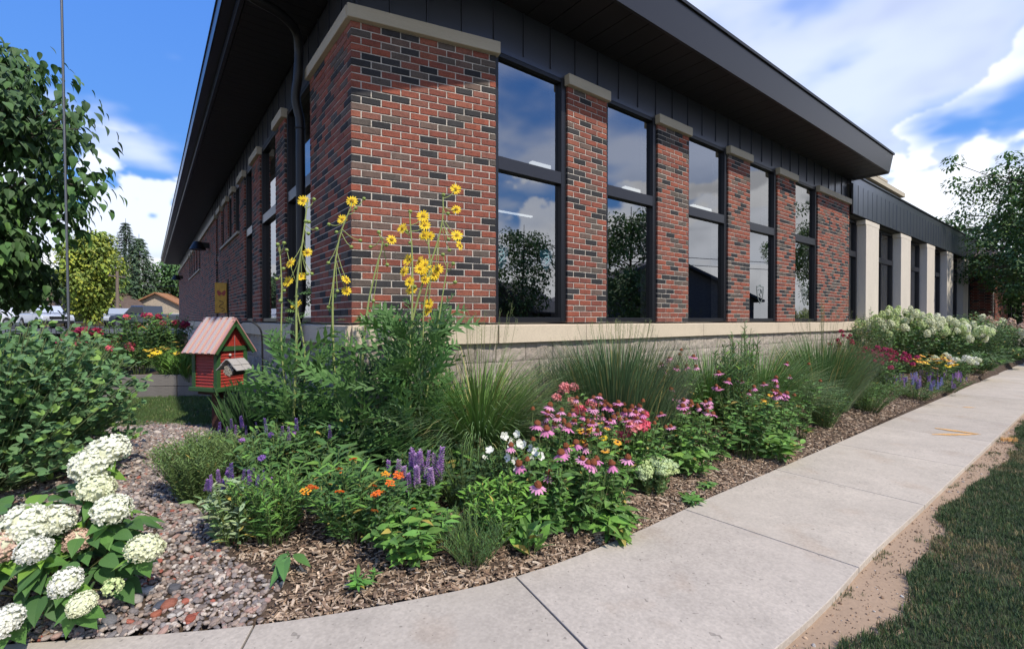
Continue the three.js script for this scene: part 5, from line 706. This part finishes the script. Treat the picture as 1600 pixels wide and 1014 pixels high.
herb('catmint', 'catmint trailing onto the sidewalk beyond the first catmint', 'flower', 1480, 9.45, { n: 90, h: 0.34, r: 0.45, leaf: lf(LEAF.lance, 0.045, 16, lin(0.065, 0.11, 0.05), {}), flower: spikes(0.45, [PET.purple, PET.lilac], 1.0) });
for (const [px, dep, h, r, label] of [[1525, 13.5, 1.55, 0.9, 'shaded dark shrub beyond the panicles'], [1545, 15.2, 1.25, 1.1, 'shaded shrub with faint white heads under the big tree'], [1585, 17.5, 1.2, 1.2, 'last dark shrub along the shaded walk'], [1518, 12.0, 0.55, 0.8, 'low shaded grassy edging under the big tree'], [1565, 14.6, 0.5, 0.9, 'low shaded edging nearest the far walk']]) herb('shade_shrub', label, 'bush', px, dep, { n: 110, h, r, leaf: lf(LEAF.lance, 0.12, 22, lin(0.04, 0.085, 0.028), {}), flower: px === 1545 ? clusters(0.2, PANICLE, [PET.cream, PET.blush], 1.3, 'flower_head') : undefined });
// seedlings on the mulch
for (const [px, dep, h, r, n, label] of [[567, 2.6, 0.1, 0.075, 5, 'small lone green seedling rosette on the bark mulch'], [1082, 3.86, 0.07, 0.09, 8, 'small weed seedlings on the mulch beside the sidewalk'], [1108, 4.15, 0.06, 0.1, 7, 'tiny weeds in the mulch behind the other seedlings']]) herb('seedling', label, 'plant', px, dep, { n, h, r, leaf: lf(LEAF.lance, 0.075, 8, lin(0.07, 0.17, 0.03), { keep: 60, up: 0.2, from: 0.3, wide: 1.1 }) });
// compass plants: tall stems with yellow flowers
function sunflower(label, px, dep, stems, basal, o = {}) {
  const p0 = at(px, dep), t = thing('compass_plant', label, 'flower', p0, 0, 'tall yellow sunflowers at the corner'), f = new Foliage(), st = [], buds = [], o0 = V3(...p0);
  const P = (x, y, dz = 0) => V3((x - 800) / LENS * (dep + dz), EYE + (500 - y) / LENS * (dep + dz), -(dep + dz)).sub(o0);
  for (const s of stems) {
    const dz = rr(-0.12, 0.12), pts = [V3(rr(-0.05, 0.05), -0.02, rr(-0.05, 0.05)), ...s.path.map(([x, y]) => P(x, y, dz))], c = new THREE.CatmullRomCurve3(pts); st.push(taper(pts, (s.r ?? 0.011) * 1.45, 0.005, 6, 24));
    const L = c.getLength(); for (let d = 0.12; d < L * (s.leafTo ?? 0.66); d += 0.03) { const u = d / L, q = c.getPointAt(u), a = R() * 6.28, len = lerp(0.30, 0.12, clamp(u / 0.62, 0, 1)) * rr(0.75, 1.2); f.add(q, around(a, rr(0.1, 0.9)), V3(rr(-0.8, 0.8), 0.6, rr(-0.3, 0.9)), len, vary(R() < 0.2 ? lin(0.095, 0.165, 0.045) : lin(0.052, 0.112, 0.036), 0.2), 0.75); }
    for (const [x, y, kind] of s.heads) { const q = P(x, y, dz + rr(-0.05, 0.05)), u = clamp((c.points[c.points.length - 1].y > 0 ? (q.y - 0.14) / pts[pts.length - 1].y : 0.9), 0.1, 0.97), b = c.getPoint(u); st.push(tube([b, b.clone().lerp(q, 0.55).add(V3(0, -0.02, 0)), q], 0.0034, 5));
      const dir = V3((q.x - b.x) * 3 + rr(-0.3, 0.3), 0.25, rr(0.25, 1)); if (kind) { head(t, 'flower', pick(HEADS.ray), PET.yellow, q, dir, rr(1.2, 1.5), ['disc', GOLDISC, [0.013, 0.009, 0.013]]); }
      const bd = new THREE.SphereGeometry(kind ? 0.014 : 0.017, 8, 6).scale(1, 0.9, 1); const dd = dir.clone().normalize().multiplyScalar(kind ? -0.011 : 0); buds.push(bd.translate(q.x + dd.x, q.y + dd.y, q.z + dd.z)); for (let k = 0; k < 5; k++) { const g = leafGeo([[0, 0.25], [0.5, 0.3], [1, 0]], 0.1, -0.2).scale(0.026, 0.026, 0.026); g.rotateX(0.9); g.rotateY(k * 1.257); g.translate(q.x + dd.x, q.y + dd.y - 0.012, q.z + dd.z); buds.push(g); } }
  }
  for (let i = 0; i < basal; i++) { const a = R() * 6.28, q = rr(0.02, 0.17), h = rr(0.0, 0.95) * (o.tall ?? 0.6); f.add(V3(Math.cos(a) * q, h, Math.sin(a) * q), around(a, rr(0.3, 1.25)), V3(rr(-0.7, 0.7), 0.5, rr(-0.5, 0.9)), rr(0.24, 0.46), vary(lin(0.055, 0.118, 0.038), 0.22), 0.85); }
  part(t, 'stems', merge(st), stemMat(lin(0.26, 0.31, 0.10)), 'stuff'); part(t, 'buds', merge(buds), stemMat(lin(0.22, 0.29, 0.075)), 'stuff'); f.build(t, LEAF.lobed, { keep: 130 }); return t;
}
sunflower('tall sunflower stems in front of the black downspout', 462, 4.1, [
  { path: [[462, 560], [464, 440], [474, 370], [481, 312]], heads: [[474, 314, 1], [491, 312, 0], [478, 346, 0], [483, 347, 0], [453, 410, 1], [480, 394, 1], [495, 358, 0], [482, 365, 0], [471, 432, 1], [450, 440, 1], [487, 428, 0], [480, 428, 0]] },
  { path: [[440, 560], [440, 450], [437, 385]], r: 0.007, heads: [[434, 382, 0], [444, 380, 0], [443, 420, 0], [432, 436, 0], [444, 454, 0], [438, 470, 0]] },
  { path: [[476, 560], [464, 480], [463, 440]], r: 0.007, heads: [[463, 476, 1], [448, 391, 0], [463, 463, 0]] }], 85, { tall: 1.0 });
sunflower('slender sunflower stem against the shaded side of the brick corner', 520, 4.0, [
  { path: [[520, 540], [521, 440], [531, 370], [548, 325]], heads: [[550, 314, 1], [535, 343, 1], [556, 326, 0], [569, 311, 0], [514, 351, 0], [526, 363, 0], [563, 376, 0], [549, 386, 0], [541, 436, 1], [541, 454, 1], [513, 411, 0], [527, 455, 0], [513, 480, 0]] }], 55, { tall: 0.9 });
sunflower('sunflower stem rising along the brick corner edge', 572, 3.9, [
  { path: [[566, 560], [576, 470], [590, 410], [598, 378], [590, 362]], heads: [[592, 363, 0], [612, 374, 1], [579, 386, 0], [604, 383, 0], [605, 414, 0], [583, 470, 0]] }], 80, { tall: 0.95 });
sunflower('largest cluster of yellow sunflowers in front of the brick pillar', 648, 3.85, [
  { path: [[634, 560], [655, 460], [680, 390], [692, 340], [692, 305]], r: 0.013, leafTo: 0.68, heads: [[712, 296, 1], [713, 327, 1], [714, 368, 1], [719, 383, 1], [693, 305, 0], [700, 334, 0], [701, 374, 0], [684, 420, 1], [679, 432, 1], [702, 391, 0], [668, 486, 1], [670, 474, 1]] },
  { path: [[640, 560], [644, 470], [644, 400], [640, 332]], r: 0.008, heads: [[641, 331, 0], [661, 338, 1], [664, 352, 1], [629, 357, 1], [636, 362, 0], [641, 380, 0], [638, 406, 1], [631, 423, 1], [640, 440, 1], [642, 452, 1], [648, 448, 0]] },
  { path: [[660, 560], [662, 480], [672, 420], [668, 368]], r: 0.008, heads: [[663, 368, 1], [672, 369, 1], [655, 407, 1], [656, 420, 1], [665, 414, 1], [661, 423, 1], [678, 428, 1], [664, 436, 1]] },
  { path: [[676, 560], [690, 470], [700, 410]], r: 0.007, heads: [[708, 412, 0], [711, 441, 0], [692, 398, 0]] }], 230, { tall: 1.3 });
herb('goldenrod_thicket', 'dense dark leafy thicket at the foot of the tall sunflowers', 'plant', 610, 4.05, { n: 70, h: 0.66, r: 0.42, leaf: lf(LEAF.broad, 0.15, 13, lin(0.046, 0.10, 0.03), { keep: 110, up: 0.3, wide: 0.8 }) });
herb('goldenrod_thicket', 'leafy thicket under the downspout at the side wall', 'plant', 470, 4.5, { n: 60, h: 0.62, r: 0.4, leaf: lf(LEAF.broad, 0.13, 13, lin(0.046, 0.10, 0.03), { keep: 80, up: 0.3, wide: 0.8 }) });
herb('bed_filler', 'low green ground leaves between the orange and pink flowers', 'plant', 520, 3.45, { n: 60, h: 0.42, r: 0.36, leaf: lf(LEAF.lance, 0.11, 13, lin(0.048, 0.105, 0.03), { keep: 70 }) });
herb('bed_filler', 'low green leaves in front of the fountain grass', 'plant', 665, 3.6, { n: 60, h: 0.40, r: 0.32, leaf: lf(LEAF.lance, 0.11, 13, lin(0.052, 0.115, 0.03), { keep: 60 }) });

// ---------- planter flowers, cars, trees and houses behind ----------
const back = (name, label, px, dep, up, o) => { const t = herb(name, label, 'plant', px, dep, o); t.position.y += up; return t; };
R = rng(555);
back('tall_planter_phlox', 'tall dark leafy stems in the middle of the planter', 215, 7.7, 0.3, { n: 50, h: 1.0, r: 0.42, dome: 0.4, leaf: lf(LEAF.lance, 0.1, 24, lin(0.045, 0.105, 0.03), { wide: 1.2 }), flower: clusters(0.05, POM, [PET.coral], 1.4, 'flower_head') });
back('tall_planter_phlox', 'tall planter stems with magenta heads beside the wall', 262, 8.2, 0.3, { n: 54, h: 1.0, r: 0.45, dome: 0.4, leaf: lf(LEAF.lance, 0.09, 24, lin(0.055, 0.12, 0.035), {}), flower: clusters(0.12, POM, [PET.magenta, PET.red], 1.8, 'flower_head') });
back('planter_dahlia', 'planter plant with crimson blooms before the parked cars', 140, 7.6, 0.3, { n: 50, h: 0.78, r: 0.42, leaf: lf(LEAF.lance, 0.09, 22, lin(0.055, 0.12, 0.032), {}), flower: clusters(0.2, POM, [PET.magenta, PET.red], 1.9, 'flower_head') });
back('planter_zinnia', 'planter plant with one pale pink bloom and red heads', 172, 7.35, 0.3, { n: 44, h: 0.62, r: 0.36, leaf: lf(LEAF.lance, 0.08, 18, lin(0.06, 0.125, 0.035), {}), flower: clusters(0.09, POM, [PET.pink, PET.coral], 1.6, 'flower_head') });
back('coreopsis', 'planter coreopsis with bright yellow flowers left of the red box', 268, 7.35, 0.25, { n: 60, h: 0.5, r: 0.32, leaf: lf(LEAF.thin, 0.14, 16, lin(0.095, 0.18, 0.035), { up: 0.7 }), flower: daisies(0.3, [PET.yellow], 0.08, 'ray', 1.6) });
back('coreopsis', 'grassy planter tuft with a yellow flower next to the striped roof', 298, 7.3, 0.25, { n: 60, h: 0.46, r: 0.26, leaf: lf(LEAF.thin, 0.16, 14, lin(0.09, 0.175, 0.03), { up: 0.9 }), flower: daisies(0.12, [PET.yellow], 0.08, 'ray', 1.6) });
herb('wall_filler', 'green plants along the side wall behind the red box', 'plant', 325, 7.6, { n: 50, h: 0.75, r: 0.4, leaf: lf(LEAF.lance, 0.09, 18, lin(0.06, 0.12, 0.035), {}) });
// parked cars: body from side outlines, lofted to a narrower cabin
function car(label, x, dep, y, turn, col, kind) {
  const t = thing(kind === 'pickup' ? 'pickup_truck' : 'parked_car', label, kind === 'pickup' ? 'truck' : 'car', [x, y, -dep], turn, 'cars in the car park'), paint = phys({ color: col, roughness: 0.35, metalness: 0.15, clearcoat: 1, clearcoatRoughness: 0.08 }), glass = std({ color: lin(0.02, 0.025, 0.03), roughness: 0.08, metalness: 0.3 }), L = kind === 'pickup' ? 5.6 : 4.7, h = L / 2, W = 1.86;
  const side = (pts, w, bev = 0.05) => { const s = new THREE.Shape(); pts.forEach(([a, b], i) => (i ? s.lineTo(a, b) : s.moveTo(a, b))); return new THREE.ExtrudeGeometry(s, { depth: w - bev * 2, bevelEnabled: true, bevelSize: bev, bevelThickness: bev, bevelSegments: 3, bevelOffset: -bev }).translate(0, 0, -w / 2 + bev); };
  const arch = (cx) => { const l = []; for (let i = 0; i <= 8; i++) { const a = Math.PI - i / 8 * Math.PI; l.push([cx + 0.43 * Math.cos(a), 0.36 + 0.43 * Math.sin(a)]); } return l; };
  const fx = h - 0.95, rx = -h + (kind === 'pickup' ? 1.25 : 0.95);
  const low = [[-h, 0.36], ...arch(rx), ...arch(fx), [h, 0.38], [h + 0.02, 0.75], [h - 0.15, 0.98], [h - 1.25, 1.08], [-h + 0.1, kind === 'pickup' ? 1.05 : 1.1], [-h, 0.95]];
  part(t, 'body', side(low, W, 0.07), paint);
  const cab = kind === 'pickup' ? [[-0.55, 1.04], [-0.45, 1.72], [0.75, 1.74], [1.5, 1.06]] : [[-h + 0.05, 1.06], [-h + 0.3, 1.62], [-h + 0.7, 1.70], [0.35, 1.70], [1.2, 1.05]];
  part(t, 'cabin', side(cab, W - 0.26, 0.09), paint);
  const inner = cab.map(([a, b]) => [a * 0.93 + 0.02, b > 1.3 ? b - 0.1 : b + 0.06]);
  part(t, 'side_windows', side(inner, W - 0.235, 0.02), glass);
  if (kind === 'pickup') part(t, 'bed', box(1.75, 0.02, 1.5, -h + 1.0, 1.062, 0), std({ color: lin(0.02, 0.02, 0.02), roughness: 0.9 }));
  for (const wx of [rx, fx]) for (const s of [1, -1]) { const w = part(t, 'wheel', new THREE.CylinderGeometry(0.36, 0.36, 0.24, 20).rotateX(Math.PI / 2).translate(wx, 0.36, s * (W / 2 - 0.1)), std({ color: lin(0.015, 0.015, 0.015), roughness: 0.9 })); part(w, 'rim', merge([new THREE.CylinderGeometry(0.23, 0.23, 0.02, 16).rotateX(Math.PI / 2).translate(wx, 0.36, s * (W / 2 + 0.022)), ...[0, 1, 2, 3, 4].map((k) => box(0.05, 0.4, 0.03, 0, 0, 0).rotateZ(k * 0.628).translate(wx, 0.36, s * (W / 2 + 0.03)))]), std({ color: lin(0.35, 0.35, 0.36), roughness: 0.3, metalness: 0.8 })); }
  for (const s of [1, -1]) { part(t, 'headlight', rbox(0.08, 0.16, 0.34, 0.02, h - 0.02, 0.82, s * 0.66), std({ color: lin(0.5, 0.52, 0.55), roughness: 0.1 })); part(t, 'tail_light', rbox(0.05, 0.24, 0.14, 0.02, -h - 0.0, 0.88, s * 0.8), std({ color: lin(0.3, 0.01, 0.01), roughness: 0.2 })); part(t, 'mirror', rbox(0.12, 0.13, 0.2, 0.03, 0.9, 1.12, s * (W / 2 + 0.08)), paint); }
  part(t, 'grille', box(0.05, 0.22, 1.0, h + 0.005, 0.78, 0), M.black); part(t, 'bumper', rbox(0.12, 0.2, 1.8, 0.04, h, 0.48, 0), M.frame);
  return t;
}
car('silver white sport utility car parked behind the black fence', -35.6, 36, 0.88, -0.5, lin(0.50, 0.53, 0.60), 'suv');
car('white pickup truck parked at the far left', -46, 42, 0.88, 0.05, lin(0.75, 0.75, 0.76), 'pickup');
car('dark grey pickup truck parked behind the planter flowers', -28.5, 37, 0.88, 2.9, lin(0.03, 0.04, 0.06), 'pickup');
car('silver car nosed in beside the dark pickup', -36.5, 44, 0.88, -1.0, lin(0.35, 0.38, 0.42), 'suv');
{
  const hs = (name, label, x, dep, y, w, d, h, rise, wall, roof, turn) => { const t = thing(name, label, 'house', [x, y, -dep], turn), wm = std({ color: wall, roughness: 0.9, map: grainFine }), rm = std({ color: roof, roughness: 0.95, map: grainBrick });
    const s = new THREE.Shape(); s.moveTo(-w / 2, 0); s.lineTo(w / 2, 0); s.lineTo(w / 2, h); s.lineTo(0, h + rise); s.lineTo(-w / 2, h); part(t, 'wall', new THREE.ExtrudeGeometry(s, { depth: d, bevelEnabled: false }).translate(0, 0, -d / 2), wm);
    const sl = Math.hypot(w / 2, rise) + 0.5, a = Math.atan2(rise, w / 2); for (const q of [1, -1]) part(t, 'roof', box(sl, 0.14, d + 0.9, sl / 2, 0, 0).rotateZ(-a).rotateY(q < 0 ? Math.PI : 0).translate(0, h + rise + 0.1, 0), rm);
    const tr = std({ color: lin(0.6, 0.6, 0.58), roughness: 0.7 }), gl = std({ color: lin(0.02, 0.025, 0.03), roughness: 0.1, metalness: 0.4 });
    for (const [x0, y0] of [[-w * 0.24, h * 0.55], [w * 0.24, h * 0.55]]) { const wn = part(t, 'window', box(1.0, 1.15, 0.1, x0, y0, d / 2 + 0.02), tr); part(wn, 'pane', box(0.8, 0.95, 0.06, x0, y0, d / 2 + 0.06), gl); }
    for (let i = -1; i <= 1; i++) { const wn = part(t, 'window', box(0.1, 1.15, 1.0, w / 2 + 0.02, h * 0.55, i * d * 0.3), tr); part(wn, 'pane', box(0.06, 0.95, 0.8, w / 2 + 0.06, h * 0.55, i * d * 0.3), gl); const w2 = part(t, 'window', box(0.1, 1.15, 1.0, -w / 2 - 0.02, h * 0.55, i * d * 0.3), tr); part(w2, 'pane', box(0.06, 0.95, 0.8, -w / 2 - 0.06, h * 0.55, i * d * 0.3), gl); }
    const dr = part(t, 'door', box(0.95, 2.05, 0.1, 0, 1.05, d / 2 + 0.02), std({ color: lin(0.12, 0.06, 0.04), roughness: 0.6 })); part(dr, 'handle', new THREE.SphereGeometry(0.04, 8, 6).translate(0.36, 1.0, d / 2 + 0.1), M.black); return t; };
  hs('yellow_house', 'yellow house with brown gable roof behind the parked cars', -47, 52, 0.85, 7, 8, 1.7, 1.9, lin(0.52, 0.36, 0.12), lin(0.13, 0.09, 0.07), -0.35);
  hs('orange_roof_house', 'low house with an orange brown roof at the far end of the side wall', -43.5, 60, 0.85, 8, 7, 1.6, 2.2, lin(0.5, 0.42, 0.33), lin(0.38, 0.18, 0.09), 0.25);
  // across the street, mirrored in the windows
  hs('grey_house', 'grey roofed house across the street mirrored in the windows', 31, 6.5, -0.1, 12, 10, 2.9, 2.6, lin(0.16, 0.15, 0.15), lin(0.10, 0.10, 0.115), 1.2);
  hs('grey_house', 'dark shed with a gable mirrored in the second window', 24, -0.8, -0.1, 4.2, 5, 2.2, 1.5, lin(0.12, 0.12, 0.12), lin(0.14, 0.14, 0.15), -1.4);
  const pole = (label, x, dep, y, h) => { const t = thing('utility_pole', label, 'utility pole', [x, y, -dep]); part(t, 'shaft', new THREE.CylinderGeometry(0.11, 0.16, h, 9).translate(0, h / 2, 0), std({ color: lin(0.17, 0.13, 0.10), roughness: 0.95 })); part(t, 'crossarm', box(0.12, 0.12, 1.8, 0, h - 0.5, 0), std({ color: lin(0.14, 0.11, 0.09), roughness: 0.95 })); for (const z of [-0.8, 0, 0.8]) part(t, 'insulator', new THREE.CylinderGeometry(0.05, 0.07, 0.2, 8).translate(0, h - 0.34, z), M.black); return t; };
  const p1 = pole('wooden utility pole beside the spruces', -36.8, 44, 0.85, 5.2); void p1;
  pole('utility pole across the street mirrored in the third window', 27, 3.4, -0.1, 6.4); pole('tall utility pole across the street mirrored in the first window', 22, -4.6, -0.1, 7.2);
  const wire = (label, pts) => tag(part(scene, numbered('power_line'), new THREE.TubeGeometry(new THREE.CatmullRomCurve3(pts), 30, 0.022, 4), M.black), label, 'wire');
  wire('upper overhead wire from the pole behind the spruces to the wall', [V3(-60, 4.8, -50), V3(-36.8, 4.4, -44), V3(-24, 4.7, -40)]); wire('overhead wires across the street mirrored in the windows', [V3(40, 6, -22), V3(27, 6.2, -3.4), V3(22, 6.8, 4.6), V3(10, 6.6, 26)]); wire('second overhead wire across the street mirrored lower in the windows', [V3(40, 5.4, -22.5), V3(27, 5.6, -3.6), V3(22, 6.0, 4.4), V3(10, 5.9, 26)]);
}
R = rng(909);
tree('lilac_tree', 'broad leaved tree with dark heart shaped leaves at the left edge', -9.35, 8.2, { y0: 0.45, h: 6.9, r: 1.8, limbs: 34, per: 7, leaves: 10500, leaf: 0.165, clump: 0.44, from: 0.2, col: lin(0.034, 0.082, 0.020), col2: lin(0.075, 0.15, 0.03), keep: 300, hang: -0.9, trunk: 0.09 });
const far = { group: 'trees behind the car park' };
tree('maple_tree', 'yellow green round tree above the yellow house', -41.5, 46.5, { ...far, y0: 0.85, h: 10.4, r: 2.4, limbs: 40, per: 6, leaves: 12000, leaf: 0.34, clump: 0.9, from: 0.12, col: lin(0.135, 0.175, 0.026), col2: lin(0.25, 0.25, 0.03), yellow: 0.35 });
spruce('spruce_tree', 'tallest thin topped spruce behind the parked cars', -51.5, 63, 0.85, 14.2, 3.6, lin(0.030, 0.055, 0.038), 7000, far.group);
spruce('spruce_tree', 'broad blue green spruce left of the brick side wall', -45.8, 58, 0.85, 11.2, 4.2, lin(0.055, 0.095, 0.055), 9000, far.group);
tree('leafy_tree', 'dark green tree filling the gap between the spruces and the wall', -44, 62, { ...far, y0: 0.85, h: 9, r: 3.6, limbs: 36, per: 5, leaves: 8000, leaf: 0.4, clump: 0.95, from: 0.1, col: lin(0.045, 0.10, 0.028) });
tree('leafy_tree', 'dark tree behind the silver car left of the yellow green tree', -50, 50, { ...far, y0: 0.85, h: 6.5, r: 3.4, limbs: 34, per: 5, leaves: 7000, leaf: 0.36, clump: 0.9, from: 0.1, col: lin(0.035, 0.075, 0.025) });
tree('leafy_tree', 'low dark tree between the maple and the spruces', -47.5, 57, { ...far, y0: 0.85, h: 6.4, r: 3.4, limbs: 30, per: 5, leaves: 6000, leaf: 0.36, clump: 0.9, from: 0.08, col: lin(0.04, 0.085, 0.028) });
tree('leafy_tree', 'distant dark tree at the far left behind the white pickup', -64, 58, { ...far, y0: 0.85, h: 9, r: 4, limbs: 30, per: 5, leaves: 5000, leaf: 0.42, clump: 1, from: 0.1, col: lin(0.03, 0.065, 0.03) });
// street trees on the right: the first stands in the picture, the others show in the glass
tree('street_tree', 'large shade tree overhanging the sidewalk on the right', 19.9, 16.6, { y0: -0.05, h: 8.0, r: 3.9, limbs: 46, per: 8, leaves: 42000, leaf: 0.12, clump: 0.42, from: 0.24, col: lin(0.048, 0.10, 0.028), col2: lin(0.11, 0.17, 0.035), yellow: 0.15, trunk: 0.16, geo: LEAF.oval });
tree('street_tree', 'second shade tree farther along the walk at the right edge', 25.5, 22.5, { y0: -0.05, h: 8, r: 4.2, limbs: 36, per: 6, leaves: 9000, leaf: 0.22, clump: 0.8, from: 0.1, col: lin(0.045, 0.095, 0.028), trunk: 0.16 });
const mir = { group: 'trees across the street' };
tree('street_tree', 'tree across the street mirrored in the last tall window', 17.5, 6.2, { ...mir, y0: -0.1, h: 7.4, r: 2.2, limbs: 34, per: 6, leaves: 8000, leaf: 0.15, clump: 0.5, from: 0.14, col: lin(0.05, 0.10, 0.03), trunk: 0.12 });
tree('street_tree', 'tree across the street mirrored in the second window', 21, 0.2, { ...mir, y0: -0.1, h: 7.6, r: 2.3, limbs: 30, per: 5, leaves: 5500, leaf: 0.16, clump: 0.5, from: 0.16, col: lin(0.05, 0.10, 0.03), trunk: 0.12 });
tree('street_tree', 'wide tree across the street mirrored in the first window', 20, -5.8, { ...mir, y0: -0.1, h: 8.6, r: 3.6, limbs: 44, per: 6, leaves: 12000, leaf: 0.17, clump: 0.6, from: 0.1, col: lin(0.045, 0.09, 0.028), trunk: 0.14 });
tree('street_tree', 'distant tree mirrored beside the grey house roof', 40, 9, { ...mir, y0: -0.1, h: 6.5, r: 3.2, limbs: 30, per: 5, leaves: 5000, leaf: 0.3, clump: 0.8, from: 0.1, col: lin(0.05, 0.11, 0.03), trunk: 0.14 });

renderer.render(scene, camera);
